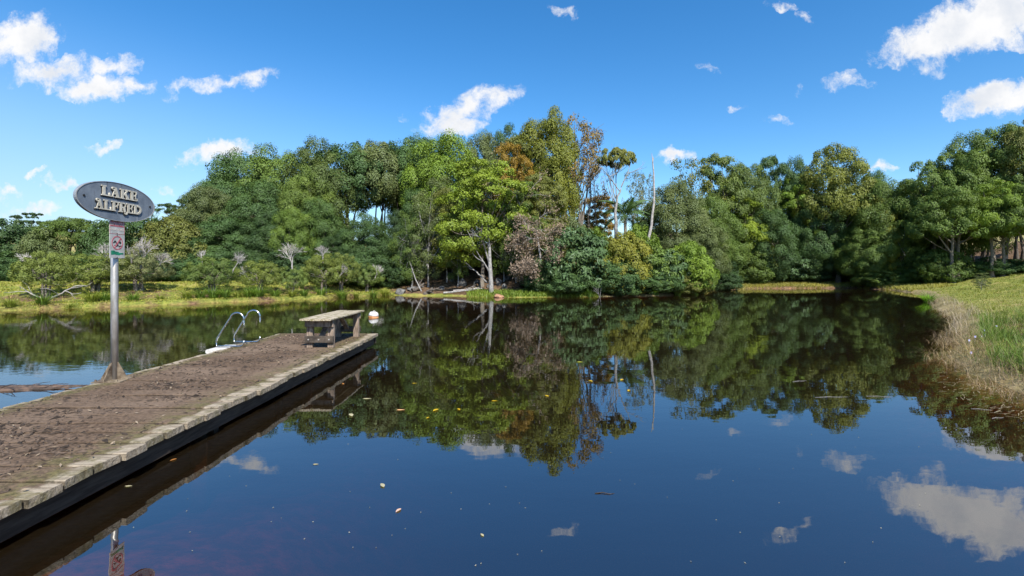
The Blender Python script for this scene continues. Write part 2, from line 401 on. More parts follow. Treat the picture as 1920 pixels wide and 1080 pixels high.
def clump_centres(rng, shape, H, Rr, zb, ncl, cr):
    n = ncl * 14
    if shape in ('dome', 'umbrella', 'bush'):
        d = sph(rng, n)
        if shape == 'dome': d = d[d[:, 2] > -0.9]
        if shape == 'umbrella': d = d[d[:, 2] > 0.12]
        if shape == 'bush': d = d[d[:, 2] > -0.95]
        zc = zb + (0.36 if shape == 'dome' else 0.05 if shape == 'umbrella' else 0.3) * (H - zb)
        up, dn = H - zc - cr * .7, max(zc - zb, .1)
        s = 1 - 0.34 * rng.random(len(d)) ** 1.6
        ang = np.arctan2(d[:, 1], d[:, 0]); ph = rng.random(4) * 6.28
        lob = 1 + 0.10 * np.sin(2 * ang + ph[0]) + 0.09 * np.sin(3 * ang + ph[1]) + .07 * np.sin(5 * ang + ph[2] + 3 * d[:, 2])
        r = (Rr - cr * .7) * s * lob
        P = np.stack([d[:, 0] * r, d[:, 1] * r, zc + d[:, 2] * np.where(d[:, 2] > 0, up, dn) * s * (1 + .06 * np.sin(4 * ang + ph[3]))], 1)
        C = fps(P, ncl, rng)
        k = max(2, ncl // 6); inn = C[rng.integers(0, len(C), k)] * np.array([.5, .5, 1]); inn[:, 2] = zc + (inn[:, 2] - zc) * .55
        return np.concatenate([C, inn])
    if shape == 'column':
        z = zb + (H - zb) * rng.random(n) ** .9
        tt = (z - zb) / (H - zb); rad = Rr * (0.35 + 0.65 * np.sin(np.pi * np.clip(tt * .86 + .12, 0, 1)) ** .8) * np.sqrt(rng.random(n))
        a = rng.random(n) * 6.283
        return fps(np.stack([rad * np.cos(a), rad * np.sin(a), np.minimum(z, H - cr * .6)], 1), ncl, rng)
    if shape == 'irregular':
        m = 6; z0 = zb + (H - zb) * np.linspace(.12, .85, m); cs = []
        for i in range(m):
            a = i * 2.4 + rng.random() * 1.2; rr = Rr * (.55 if i < m - 1 else .1) * (1 - .4 * (i / m))
            c = np.array([math.cos(a) * rr, math.sin(a) * rr, z0[i]]); e = np.array([Rr * .55, Rr * .55, (H - zb) * .17])
            cs.append(c + sph(rng, n // m) * e * (0.6 + .4 * rng.random((n // m, 1))))
        P = np.concatenate(cs); P[:, 2] = np.clip(P[:, 2], zb, H - cr * .5); return fps(P, ncl, rng)
    if shape == 'layered':
        cs = []
        for i, zf in enumerate((0.99, .86, .7, .5)):
            rr = Rr * (.55, .8, 1.0, .85)[i]; a = rng.random(n // 4) * 6.283; rad = rr * np.sqrt(rng.random(n // 4))
            off = np.array([math.cos(i * 2.1), math.sin(i * 2.1)]) * Rr * .25
            cs.append(np.stack([rad * np.cos(a) + off[0], rad * np.sin(a) + off[1], np.full(len(a), zb + (H - zb) * zf - .3)], 1))
        return fps(np.concatenate(cs), ncl, rng)

def make_tree(seed, H, Rr, zb, shape='dome', ncl=60, cr=1.1, nleaf=22000, L=0.26, Wd=0.16, flat=.75, tr=.28, stems=1, limbs=12, droop=0., bark=None, lean=0., spread=1.0, sub=7, base_r=0.0, twigs=0, orient=1.0):
    rng = rngs(seed)
    C = clump_centres(rng, shape, H, Rr, zb, ncl, cr)
    n = len(C); r = cr * (.72 + .56 * rng.random(n))
    cc = np.array([0, 0, zb + (H - zb) * .35]); outd = nrm((C - cc) * np.array([1, 1, 1.3]))
    # two-level clumps: lobes on each clump, leaves round each lobe
    S = np.repeat(np.arange(n), sub); sd_ = nrm(sph(rng, n * sub) + outd[S] * .85 + np.array([0, 0, .25]))
    sc = C[S] + sd_ * r[S][:, None] * np.array([1, 1, flat]) * .72; sr = r[S] * (.42 + .25 * rng.random(n * sub))
    wgt = sr ** 2; pick = rng.choice(n * sub, nleaf, p=wgt / wgt.sum())
    ld = nrm(sph(rng, nleaf) + sd_[pick] * .55)
    pos = sc[pick] + ld * (sr[pick] * (1.0 - .45 * rng.random(nleaf) ** 2))[:, None] * np.array([1, 1, flat])
    pos += rng.normal(size=pos.shape) * cr * .05 * spread
    N = nrm(ld * .7 * orient + sd_[pick] * .5 * orient + np.array([0, 0, .18 * orient]) + rng.normal(size=(nleaf, 3)) * .30)
    pos[:, 2] = np.maximum(pos[:, 2], 0.03)
    lv, lf = leaves_np(pos, N, L, Wd, rng, droop)
    tint = np.clip(.5 + .11 * rng.normal(size=nleaf) + .24 * (rng.random(n)[S[pick]] - .5), 0.05, 1)
    crown = mesh_np('crown', lv, [lf], M_LEAF, tint=tint)
    # trunk, limbs and branches
    paths = []; tips = C[np.argsort(rng.random(n))[:limbs * 3]]
    fork = zb * (.75 if stems == 1 else .25) + .1
    bases = []
    for s_ in range(stems):
        a = s_ * 6.283 / max(stems, 1) + rng.random(); off = np.array([math.cos(a), math.sin(a), 0]) * base_r * (.4 + .6 * rng.random()) if stems > 1 else np.zeros(3)
        grp = tips[s_::stems] if stems > 1 else tips
        if stems > 1:
            m = grp.mean(0); top = np.array([m[0] * .75, m[1] * .75, zb + (H - zb) * .45])
            p = bez(off, off + np.array([off[0] * .6, off[1] * .6, top[2] * .5]), top, 8)
        else:
            top = np.array([lean * H * .5, rng.normal() * .2, zb + (H - zb) * .62]); p = bez(np.zeros(3), np.array([lean * H * .12, 0, top[2] * .55]), top, 9)
        p[0, 2] = -0.35
        p[1:-1] += rng.normal(size=(len(p) - 2, 3)) * np.array([.06, .06, 0]) * H / 10
        rr = tr * np.linspace(1, .32, len(p)) ** 1.1; rr[0] *= 1.45
        paths.append((p, rr)); bases.append((p, rr, grp))
    for p, rr, grp in bases:
        lens = np.linspace(0, 1, len(p))
        ql = []
        for i, tip in enumerate(grp[:limbs]):
            f = .42 + .55 * rng.random(); k = f * (len(p) - 1); i0 = int(k); b0 = p[i0] + (p[min(i0 + 1, len(p) - 1)] - p[i0]) * (k - i0)
            b0r = rr[i0] * .62
            if b0[2] > tip[2] + .4: b0 = p[max(1, int(len(p) * .4))]
            mid = b0 * .45 + tip * .55 + np.array([0, 0, -.10 * np.linalg.norm(tip - b0)]) + rng.normal(size=3) * .25
            pp = bez(b0, mid, tip, 6); paths.append((pp, b0r * np.linspace(1, .18, 6) + .006)); ql.append((pp, b0r))
        for i, tip in enumerate(grp[limbs:]):
            pp, br = ql[i % len(ql)] if ql else (p, tr * .3)
            b0 = pp[3]; mid = (b0 + tip) / 2 + rng.normal(size=3) * .3
            paths.append((bez(b0, mid, tip, 5), br * .4 * np.linspace(1, .2, 5) + .005))
    tv, tf = tubes_np(paths, 7)
    trunk = mesh_np('trunk', tv, [tf], bark or M_BARK, smooth=True)
    return dict(H=H, R=Rr, crown=crown, trunk=trunk)

def twig_paths(rng, p0, d, ln, lev, r, k=3, spread=.55, droop=0.0, out=None):
    if out is None: out = []
    e = p0 + d * ln; m = (p0 + e) / 2 + rng.normal(size=3) * ln * .09
    pts = bez(p0, m, e, 4); out.append((pts, r * np.array([1, .85, .7, .55])))
    if lev > 0:
        for i in range(k):
            nd = nrm((d + rng.normal(size=3) * spread + np.array([0, 0, -droop]))[None])[0]
            twig_paths(rng, pts[rng.integers(2, 4)] , nd, ln * (.62 + .25 * rng.random()), lev - 1, r * .6, k, spread, droop, out)
    return out

KIND = {}
def kinds(name, nme, variants): KIND[name] = (nme, variants)
kinds('dome', 'rounded_tree', [make_tree(11 + i, 13, 5, 1.8, 'dome', 72, 1.30, 68000, .19, .12, flat=.92, tr=.30, sub=9) for i in range(5)])
kinds('high', 'tall_trunked_tree', [make_tree(31 + i, 13, 4.2, 7.6, 'dome', 50, 1.0, 30000, .20, .125, flat=1.0, tr=.17, stems=4, base_r=.8, limbs=5, bark=M_DARKBARK) for i in range(2)])
kinds('airy', 'loose_leaved_tree', [make_tree(41 + i, 12, 4.0, 2.4, 'irregular', 84, .85, 34000, .20, .12, flat=.65, tr=.2, limbs=14, spread=2.2, sub=6) for i in range(3)])
kinds('fine', 'slender_tree', [make_tree(51 + i, 10, 2.2, 1.6, 'column', 42, .7, 11000, .24, .07, flat=.95, tr=.12, limbs=14, droop=.7, spread=2.6, bark=M_PALEBARK, orient=.6) for i in range(3)])
kinds('sparse', 'thin_crowned_tree', [make_tree(61 + i, 13, 3.2, 6.5, 'irregular', 34, .75, 2600, .24, .14, flat=.9, tr=.13, stems=4, base_r=.9, limbs=7, spread=3.0, sub=5) for i in range(2)])
kinds('umbrella', 'flat_topped_tree', [make_tree(71, 10, 3.0, 8.6, 'umbrella', 26, .55, 6000, .22, .13, flat=.4, tr=.17, limbs=9, bark=M_PALEBARK, spread=1.6, sub=6, lean=.05)])
kinds('canopy', 'spreading_tree', [make_tree(76 + i, 13, 5.5, 5.6, 'umbrella', 74, 1.0, 42000, .20, .125, flat=.8, tr=.30, stems=2, base_r=.8, limbs=9) for i in range(2)])
kinds('layered', 'layered_tree', [make_tree(81, 10, 2.6, 5.8, 'layered', 28, .55, 5000, .25, .12, flat=.35, tr=.14, limbs=9, sub=5)])
kinds('bush', 'leafy_shrub', [make_tree(91 + i, 4.4, 2.6, .25, 'bush', 70, .62, 26000, .16, .09, flat=.95, tr=.09, stems=3, base_r=.4, limbs=6) for i in range(4)])
kinds('broad', 'broad_leaved_shrub', [make_tree(101 + i, 4.4, 2.6, .25, 'bush', 60, .6, 10000, .34, .13, tr=.09, stems=3, base_r=.4, limbs=6, droop=.5, spread=2) for i in range(2)])
kinds('paper', 'paperbark_tree', [make_tree(111 + i, 3.6, 2.1, 1.0, 'dome', 54, .40, 12000, .14, .05, flat=.95, tr=.10, stems=4, base_r=.28, limbs=5, sub=6, bark=M_BARK) for i in range(3)])

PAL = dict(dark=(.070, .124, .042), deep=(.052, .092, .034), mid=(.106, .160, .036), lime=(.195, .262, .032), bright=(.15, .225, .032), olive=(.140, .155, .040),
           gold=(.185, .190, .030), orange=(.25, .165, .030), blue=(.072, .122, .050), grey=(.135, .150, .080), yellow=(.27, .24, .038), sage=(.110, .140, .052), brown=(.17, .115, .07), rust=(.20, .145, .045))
_vc = {}
def place(kind, px, D, ytop, wpx, col, label, group=None, cat='tree', squash=1.0, name=None, cmul=1.0, base=None):
    nme, vs = KIND[kind]; i = _vc.get(kind, 0); _vc[kind] = i + 1; v = vs[i % len(vs)]
    rng = random.Random(i * 7 + len(kind)); x = (px - 960) / FPX * D
    z0 = hz(x, D) if base is None else base; ztop = CAM_H + (HOR - ytop) / FPX * D
    sx = (wpx / 2) / FPX * D / v['R']; sz = max(ztop - z0, .6) / v['H']
    o = thing(name or nme, label, cat, (x, D, z0 - .03), rng.random() * 6.28, group); o.scale = (sx, sx * squash, sz)
    c = obj('crown', v['crown'], o); t_ = obj('trunk', v['trunk'], o)
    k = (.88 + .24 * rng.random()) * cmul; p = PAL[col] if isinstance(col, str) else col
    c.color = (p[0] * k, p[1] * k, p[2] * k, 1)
    return o

# ------------------------------------------------------------------ trees (photo column, distance, top row, width, colour, label)
BEHIND = 'trees on the slope behind the left bank'
T = [
 # far left, behind the grass bank
 ('bush', -95, 36, 408, 150, 'dark', 'dark tree just beyond the left picture edge', BEHIND),
 ('bush', -230, 35, 400, 160, 'sage', 'grey-green tree well beyond the left picture edge', BEHIND),
 ('bush', 22, 38, 414, 120, 'deep', 'dark spreading tree cut by the left picture edge', BEHIND),
 ('layered', 57, 40, 397, 46, 'deep', 'small flat tiered crown poking above the far left trees', BEHIND),
 ('bush', 82, 37, 434, 86, 'sage', 'low round grey-green tree just right of the far left dark tree', BEHIND),
 ('high', 140, 39, 409, 104, 'mid', 'open tree with dark forking limbs left of the sign pole', BEHIND),
 ('bush', 196, 39, 416, 84, 'dark', 'dense tree directly behind the warning plates on the pole', BEHIND),
 ('bush', 262, 38, 399, 104, 'dark', 'dark tree showing at the lower right rim of the oval sign', BEHIND),
 ('sparse', 283, 43, 385, 40, 'dark', 'thin sprig topped tree beside the right tip of the oval sign', BEHIND),
 ('layered', 330, 44, 373, 50, 'deep', 'spindly tiered treetop against pale sky between sign and big wood', BEHIND),
 ('bush', 325, 36.5, 408, 118, 'olive', 'olive bushy tree below the spindly tiered treetop', BEHIND),
 ('dome', 385, 40, 352, 110, 'sage', 'shoulder tree where the big left wood slopes down towards the sign', BEHIND),
 # big wood left of centre, upper storey
 ('dome', 448, 45, 292, 150, 'dark', 'high rounded tree forming the left end of the tall skyline', BEHIND),
 ('dome', 412, 42, 340, 110, 'dark', 'dark tree stepping up to the left end of the tall skyline', BEHIND),
 ('dome', 522, 46, 283, 140, 'mid', 'second high rounded tree from the left end of the tall skyline', BEHIND),
 ('dome', 592, 45, 274, 135, (.10, .14, .04), 'olive-lit high tree left of the sky gaps in the big wood', BEHIND),
 ('high', 655, 47, 276, 130, 'dark', 'tall tree whose bare stems show white sky gaps, left one', BEHIND),
 ('high', 712, 48, 270, 120, 'sage', 'tall grey-green tree whose thin stems stand over the brown slope', BEHIND),
 ('high', 758, 49, 268, 110, 'dark', 'dark tall-stemmed tree beside the bright lumpy tree', BEHIND),
 ('dome', 790, 52, 262, 110, 'dark', 'dark dome just behind the bright lumpy tree', BEHIND),
 ('dome', 487, 41, 345, 120, 'dark', 'dark tree in the middle of the big wood above the grey twig fans', BEHIND),
 ('dome', 572, 42, 322, 96, (.115, .165, .036), 'olive-green lit clumps high in the big wood', BEHIND),
 ('dome', 432, 39, 408, 120, 'dark', 'dark lower tree above the leftmost grey twig fan', BEHIND),
 ('dome', 505, 39, 404, 108, 'deep', 'deep green lower tree between the twig fans and high skyline', BEHIND),
 ('dome', 546, 38.5, 394, 80, (.118, .180, .036), 'sunlit fresh green tree low in the big wood', BEHIND),
 ('dome', 598, 40.5, 376, 96, (.080, .135, .038), 'mid green tree right of the sunlit fresh green one', BEHIND),
 ('dome', 688, 39, 406, 108, 'dark', 'round bushy tree standing alone under the white sky gaps', BEHIND),
 ('dome', 365, 37, 440, 90, 'dark', 'low dark tree right of the olive bushy tree', BEHIND),
 ('dome', 637, 38.5, 442, 76, 'deep', 'shaded tree filling the space left of the lone round bushy tree', BEHIND),
]
MOUND = 'trees on the point across the lake'
T += [
 ('dome', 838, 46, 256, 140, 'bright', 'bright green lumpy tree on the skyline below the white cloud', MOUND),
 ('dome', 905, 47, 254, 90, 'sage', 'dull green dome between bright lumpy tree and golden tree', MOUND),
 ('dome', 955, 48, 243, 90, 'dark', 'dark dome left of the golden tree top', MOUND),
 ('airy', 903, 36.6, 302, 160, 'lime', 'lime green tree with pale trunk standing at the water edge', MOUND),
 ('airy', 958, 41, 272, 78, 'orange', 'tree with orange autumn foliage left of the golden tree', MOUND),
 ('dome', 1028, 43, 215, 120, (.165, .185, .03), 'tallest golden green tree at the top of the point', MOUND),
 ('airy', 985, 44, 250, 100, 'olive', 'olive tree under the left side of the tallest golden tree', MOUND),
 ('sparse', 1082, 42, 224, 92, 'rust', 'tall bare-stemmed tree with thin rusty crown beside the golden top', MOUND),
 ('sparse', 1108, 43, 250, 56, 'brown', 'nearly leafless brown tree right of the rusty crown', MOUND),
 ('sparse', 1062, 43, 300, 70, 'gold', 'thin golden tree low between the bare stems', MOUND),
 ('airy', 1012, 39, 330, 96, 'olive', 'olive green tree under the golden crown', MOUND),
 ('airy', 975, 38, 345, 92, 'mid', 'mid green tree touching the lime tree on its right', MOUND),
 ('umbrella', 1156, 40, 274, 66, 'olive', 'flat umbrella topped tree with bent white trunk', MOUND),
 ('airy', 1120, 45, 368, 76, 'orange', 'low orange leaved tree left of the white bent trunk', MOUND),
 ('sparse', 1192, 46, 326, 50, 'grey', 'grey thin tree left of the bare leaning snag', MOUND),
 ('sparse', 1214, 48, 330, 44, 'grey', 'twiggy grey tree just behind the bare leaning snag', MOUND),
 ('fine', 772, 37.5, 398, 62, 'mid', 'slender green tree at the left end of the beach', MOUND),
 ('fine', 803, 37.2, 372, 66, 'sage', 'slender dull green tree above the charred stump', MOUND),
 ('fine', 838, 38, 362, 62, 'olive', 'slender olive tree left of the lime green tree', MOUND),
 ('fine', 822, 40, 340, 70, 'sage', 'taller slender tree behind the beach trees', MOUND),
 ('fine', 858, 37, 405, 48, 'mid', 'short slender tree over the boulders left of the lime tree', MOUND),
 ('fine', 945, 37, 390, 60, 'mid', 'slender tree right of the lime tree trunk', MOUND),
 ('fine', 968, 36.5, 410, 56, 'dark', 'dark slender tree with twin stems right of the lime tree', MOUND),
 ('dome', 745, 43, 400, 70, 'deep', 'deep shaded tree at the dark notch beside the beach', MOUND),
 ('dome', 795, 45, 352, 90, 'dark', 'dark tree under the bright lumpy tree', MOUND),
 ('dome', 1266, 43, 345, 120, 'sage', 'fine grey-green tree right of the bare leaning snag', MOUND),
 ('airy', 1228, 44, 395, 80, 'dark', 'shaded tree behind the foot of the bare leaning snag', MOUND),
 ('dome', 1100, 46, 420, 90, 'dark', 'dark tree behind the palm and orange tree', MOUND),
]
RIGHT = 'trees along the far right shore'
T += [
 ('sparse', 1298, 50, 304, 100, (.14, .155, .034), 'thin open crown at the left end of the right hand skyline', RIGHT),
 ('airy', 1350, 53, 298, 112, (.105, .145, .038), 'olive skyline tree right of the thin open crown', RIGHT),
 ('dome', 1402, 55, 308, 104, (.095, .135, .038), 'olive dome in the middle of the right hand skyline', RIGHT),
 ('airy', 1445, 56, 296, 72, 'dark', 'dark pointed tree between olive dome and broad golden canopy', RIGHT),
 ('dome', 1492, 56, 306, 80, 'dark', 'dark dome left of the broad golden canopy', RIGHT),
 ('canopy', 1562, 53, 281, 150, (.145, .165, .034), 'broad olive-gold canopy tree highest in the right centre skyline', RIGHT),
 ('dome', 1632, 57, 326, 80, 'dark', 'small dark dome right of the broad golden canopy', RIGHT),
 ('airy', 1488, 55, 334, 84, 'bright', 'fresh green upright tree standing out of the dark wood', RIGHT),
 ('airy', 1392, 53, 366, 96, 'lime', 'yellow-green tree under the olive skyline tree', RIGHT),
 ('dome', 1335, 46, 372, 104, 'mid', 'mid green tree right of the grey-green fine tree', RIGHT),
 ('dome', 1312, 42.5, 415, 92, 'sage', 'drooping green tree over the dark bend of the shore', RIGHT),
 ('dome', 1440, 52, 392, 96, 'dark', 'dark tree under the olive dome', RIGHT),
 ('dome', 1530, 53, 372, 96, 'dark', 'dark tree right of the fresh green upright tree', RIGHT),
 ('dome', 1585, 54, 382, 100, 'mid', 'green tree under the broad golden canopy', RIGHT),
 ('dome', 1652, 50, 338, 116, 'mid', 'broad green tree at the right of the dark shore shadows', RIGHT),
 ('dome', 1628, 49, 420, 90, 'mid', 'lit green lower tree touching the grass at the far shore', RIGHT),
 ('dome', 1702, 52, 344, 100, 'dark', 'dark tree in the skyline dip before the big right trees', RIGHT),
 ('airy', 1662, 48.5, 396, 44, (.22, .23, .035), 'thin pale-trunked tree with yellow leaves on the grass edge', RIGHT),
 ('fine', 1690, 48, 418, 60, 'mid', 'slender tree beside the thin yellow-leaved tree', RIGHT),
 ('canopy', 1765, 47, 288, 130, 'mid', 'big tree starting the rise of the right skyline', RIGHT),
 ('dome', 1818, 47, 262, 130, 'mid', 'big dome second along the right hand rise', RIGHT),
 ('canopy', 1875, 46, 243, 140, 'mid', 'tall crown third along the right hand rise', RIGHT),
 ('canopy', 1945, 44, 218, 150, 'olive', 'highest crown cut by the right picture edge', RIGHT),
 ('canopy', 1790, 43.5, 352, 140, 'mid', 'spreading tree with leaning forked trunk above the grass hill', RIGHT),
 ('canopy', 1868, 42.5, 338, 120, 'bright', 'sunlit tree layers over the thick grey trunk', RIGHT),
 ('canopy', 1930, 41, 350, 120, 'mid', 'low spreading tree at the right edge above the grass', RIGHT),
 ('dome', 1740, 50, 372, 100, 'dark', 'shaded tree left of the leaning forked trunk', RIGHT),
 ('high', 1840, 50, 360, 120, 'dark', 'shaded stems behind the leaning forked trunk', RIGHT),
 ('high', 1910, 49, 350, 120, 'dark', 'shaded stems behind the thick grey trunk', RIGHT),
]
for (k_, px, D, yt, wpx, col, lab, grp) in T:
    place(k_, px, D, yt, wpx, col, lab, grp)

# shrubs: under the trees and overhanging the water
SH = 'shrubs along the shores'
S = [
 ('bush', 240, 34, 486, 96, 'dark', 'dark shrub right of the sign pole behind the grass'), ('bush', 300, 35, 474, 104, 'deep', 'dark shrub behind the bank between pole and first twig fan'),
 ('bush', 352, 35.5, 480, 84, 'dark', 'shrub in shade left of the paperbark with two twig fans'), ('bush', 470, 37, 470, 96, 'deep', 'shaded shrub behind the ferny paperbark'),
 ('bush', 545, 37, 470, 96, 'deep', 'shaded shrub behind the single tall twig fan'), ('bush', 620, 37, 476, 92, 'deep', 'shaded shrub behind the widest paperbark'),
 ('bush', 680, 38, 470, 96, 'dark', 'dark shrub under the lone round bushy tree'), ('bush', 735, 38.5, 475, 84, 'deep', 'deep green shrub where the bank meets the beach'),
 ('bush', 20, 36, 475, 100, 'dark', 'dark shrub at the left picture edge behind the bank'), ('bush', 400, 37, 462, 90, 'dark', 'dark shrub behind the paperbark with two twig fans'),
 ('broad', 1072, 34.8, 428, 128, 'blue', 'blue-green broad-leaved shrub overhanging the water'), ('bush', 1052, 35.4, 420, 90, 'olive', 'olive shrub right of the dead brown tangle'),
 ('bush', 1168, 35.3, 438, 106, (.21, .215, .035), 'yellow-gold shrub topping the shore thicket'), ('bush', 1122, 35.6, 434, 70, 'bright', 'weeping bright green shrub left of the yellow one'),
 ('broad', 1215, 36, 455, 100, 'mid', 'green shrub right of the yellow one by the snag foot'), ('bush', 1290, 37, 455, 96, 'bright', 'bright lit shrub at the right end of the point'),
 ('broad', 1245, 36.6, 468, 90, 'blue', 'blue-green shrub between snag foot and bright lit shrub'), ('bush', 1302, 37.6, 480, 78, 'mid', 'green shrub leaning over the bend of the shore'),
 ('bush', 1160, 34.8, 488, 110, 'dark', 'dark low shrub beneath the yellow one'), ('bush', 1065, 34.2, 505, 96, 'dark', 'dark low shrub by the hanging dead frond'),
 ('bush', 1225, 35.6, 505, 96, 'dark', 'dark low shrub at the water beneath the blue-green one'), ('bush', 1285, 36.6, 512, 80, 'olive', 'low olive shrub at the tip of the point'),
 ('bush', 1015, 34.8, 500, 80, 'deep', 'deep shaded shrub under the dead brown tangle'), ('bush', 985, 38, 480, 80, 'dark', 'dark shrub behind the twin stems'),
 ('bush', 1198, 39, 424, 80, 'bright', 'bright shrub under the palm fronds'), ('bush', 1075, 39, 415, 84, 'sage', 'grey-green shrub below the bare stems'),
 ('bush', 1340, 46, 478, 80, 'deep', 'black-green shrub in the bend of the shore'), ('bush', 1398, 52, 462, 92, 'mid', 'lit shrub with yellow tips on the far shore'),
 ('broad', 1412, 53, 450, 80, (.19, .22, .035), 'yellow tipped shrub behind the lit far shore shrub'), ('broad', 1465, 53.5, 466, 92, 'blue', 'glossy dark shrub in the middle of the far shore'),
 ('bush', 1478, 55, 452, 70, (.17, .19, .035), 'yellowish shrub above the glossy dark shrub'), ('bush', 1530, 54.5, 462, 88, 'dark', 'dark shrub right of the glossy one on the far shore'),
 ('bush', 1575, 55, 456, 92, 'dark', 'dark shrub left of the lit tree touching the grass'), ('bush', 1352, 44.5, 505, 70, 'deep', 'low dark shrub where the far shore begins'),
 ('bush', 1648, 48, 505, 70, 'mid', 'low green shrub under the thin yellow-leaved tree'), ('bush', 1700, 47.5, 500, 56, 'mid', 'low green shrub right of the thin yellow-leaved tree'),
 ('bush', 1768, 44.5, 468, 82, 'mid', 'rounded green shrub left of the leaning forked trunk'), ('bush', 1862, 43.5, 484, 90, 'dark', 'dark low shrub between forked trunk and thick trunk'),
 ('bush', 1915, 43, 486, 60, 'dark', 'dark low shrub right of the thick grey trunk'), ('bush', 1725, 48, 470, 70, 'dark', 'shaded shrub behind the rounded green one'),
 ('fine', 1840, 35, 512, 22, 'sage', 'tiny bluish seedling bush on the open grass hill'), ('bush', 1436, 53.5, 492, 70, 'dark', 'dark shrub low over the far grass strip'),
 ('bush', 1510, 54, 498, 80, 'deep', 'deep shaded shrub low over the far grass strip'), ('bush', 868, 42, 452, 90, 'deep', 'shaded shrub behind the beach trunks'),
 ('bush', 805, 44, 448, 90, 'deep', 'shaded shrub up the slope above the stump'), ('bush', 930, 42, 455, 90, 'deep', 'shaded shrub behind the lime tree trunk'),
]
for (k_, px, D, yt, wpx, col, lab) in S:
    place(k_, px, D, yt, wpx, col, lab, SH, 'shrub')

# paperbarks on the left bank, some with bare grey twig fans
M_FAN = simple('bleached_twig', (0.30, 0.275, 0.26), (0.50, 0.47, 0.45), 5, 0.9, 0.2)
def fan_mesh(seed, ln=.95, k=4, lev=4, spread=.40):
    rng = rngs(seed); P = twig_paths(rng, np.zeros(3), np.array([0, 0, 1.0]), ln * .42, lev, .032, k, spread)
    v, f = tubes_np(P, 4); return mesh_np('dead_twigs', v, [f], M_FAN)
FANS = [fan_mesh(201), fan_mesh(202), fan_mesh(203, 1.0, 4, 3, .5)]
def fan(o, px, D, ybase, ytop, lean=0.0, i=0):
    s = (ybase - ytop) / FPX * D / .95; x, y, z = at(px, D, ybase)
    f = obj('dead_twigs', FANS[i % 3]); f.parent = o
    M = o.matrix_basis.inverted() @ (Matrix.Translation((x, y, z)) @ Matrix.Rotation(lean, 4, 'Y') @ Matrix.Rotation(i * 1.3, 4, 'Z') @ Matrix.Scale(s, 4))
    f.matrix_basis = M
PB = 'paperbarks along the left bank'
def paper(px, D, yt, w_, col, lab, fans=()):
    o = place('paper', px, D, yt, w_, {'olive': (.15, .185, .042), 'sage': (.125, .175, .045), 'grey': (.15, .165, .07)}[col], lab, PB)
    for i, fnn in enumerate(fans): fan(o, fnn[0], D + fnn[3], fnn[1], fnn[2], fnn[4] if len(fnn) > 4 else 0, i + int(px))
paper(86, 24.2, 474, 92, 'olive', 'bushy paperbark at far left with a bare limb trailing down the bank', [(65, 520, 480, .3, -.3)])
paper(178, 26.5, 474, 120, 'olive', 'wide paperbark on the left bank just left of the sign pole', [(200, 500, 462, .4, .1)])
paper(258, 27.5, 468, 110, 'grey', 'half dead spreading paperbark right of the sign pole', [(262, 505, 455, -.2, .3), (290, 508, 474, .2, .6), (240, 512, 470, 0, .3)])
paper(398, 29.2, 484, 92, 'sage', 'paperbark crowned by two pale twig fans', [(380, 500, 474, .2, -.1), (436, 512, 477, -.2, .35)])
paper(487, 30.4, 487, 84, 'olive', 'low ferny paperbark behind the pool ladder', [(468, 525, 500, -.3, -.5)])
paper(550, 31, 500, 50, 'sage', 'thin paperbark with one tall twig fan', [(548, 505, 463, -.2, .05)])
paper(607, 33, 478, 84, 'olive', 'widest paperbark in line above the bench', [(606, 493, 465, .2, .05), (632, 525, 498, -.3, .6)])
paper(640, 34.5, 474, 60, 'olive', 'paperbark leaning behind the widest one above the bench', [])
paper(688, 35.6, 494, 56, 'sage', 'last small paperbark before the beach', [(703, 522, 500, 0, .4)])

# ------------------------------------------------------------------ single trees and dead wood on the point
def snag(px0, yb, px1, yt, D, r, label, bow=.35, name='dead_tree', mat=None, extra=None):
    b0 = np.array(at(px0, D, yb)); b1 = np.array(at(px1, D + .3, yt)); z = hz(b0[0], D)
    rng = rngs(int(px0)); foot = np.array([b0[0] - (b1[0] - b0[0]) * .15, D, z - .3])
    pts = np.concatenate([[foot], bez(b0, (b0 + b1) / 2 + np.array([bow, 0, 0]), b1, 10)]); pts[1:-1, 0] += rng.normal(size=9) * .03
    k = len(pts); rr = r * np.linspace(1.15, .3, k); rr[-1] = r * .12
    P = [(pts - foot, rr)]
    o = thing(name, label, 'tree', foot)
    v, f = tubes_np(P, 8); obj('trunk', mesh_np('trunk', v, [f], mat or M_PALEBARK, smooth=True), o)
    if extra:
        Q = []
        for (i, d, ln, lev) in extra: twig_paths(rng, pts[i] - foot, nrm(np.array([d], float))[0], ln, lev, r * .35, 2, .4, .0, Q)
        v, f = tubes_np(Q, 4); obj('branch', mesh_np('branch', v, [f], mat or M_PALEBARK), o)
    return o
snag(1213, 462, 1222, 287, 38.2, .125, 'bare grey leaning dead trunk rising above the shore thicket', .75, 'dead_tree', M_TWIG, [(9, (.1, 0, 1), .35, 1)])
snag(1156, 436, 1165, 350, 39, .16, 'white bent trunk under the flat umbrella crown', -.5, 'bare_trunk', M_PALEBARK, [(9, (-.7, 0, 1), 1.4, 3), (10, (.5, 0, 1), 1.2, 3)])
snag(792, 552, 768, 490, 36, .055, 'thin pale sapling trunk leaning left over the beach', -.1, 'leaning_sapling')
snag(1074, 440, 1077, 235, 42.2, .17, 'tall straight bare stem in the gap beside the golden tree', .15, 'bare_trunk', M_BARK, [(6, (-.4, 0, 1), 2, 3), (7, (.5, 0, 1), 2, 3), (8, (-.4, .2, 1), 1.5, 3), (5, (.5, 0, 1), 1.8, 3)])
snag(1062, 436, 1056, 280, 42, .12, 'thinner bare stem left of the tall straight one', -.15, 'bare_trunk', M_BARK, [(6, (-.4, 0, 1), 1.5, 3), (8, (.3, 0, 1), 1.2, 3)])
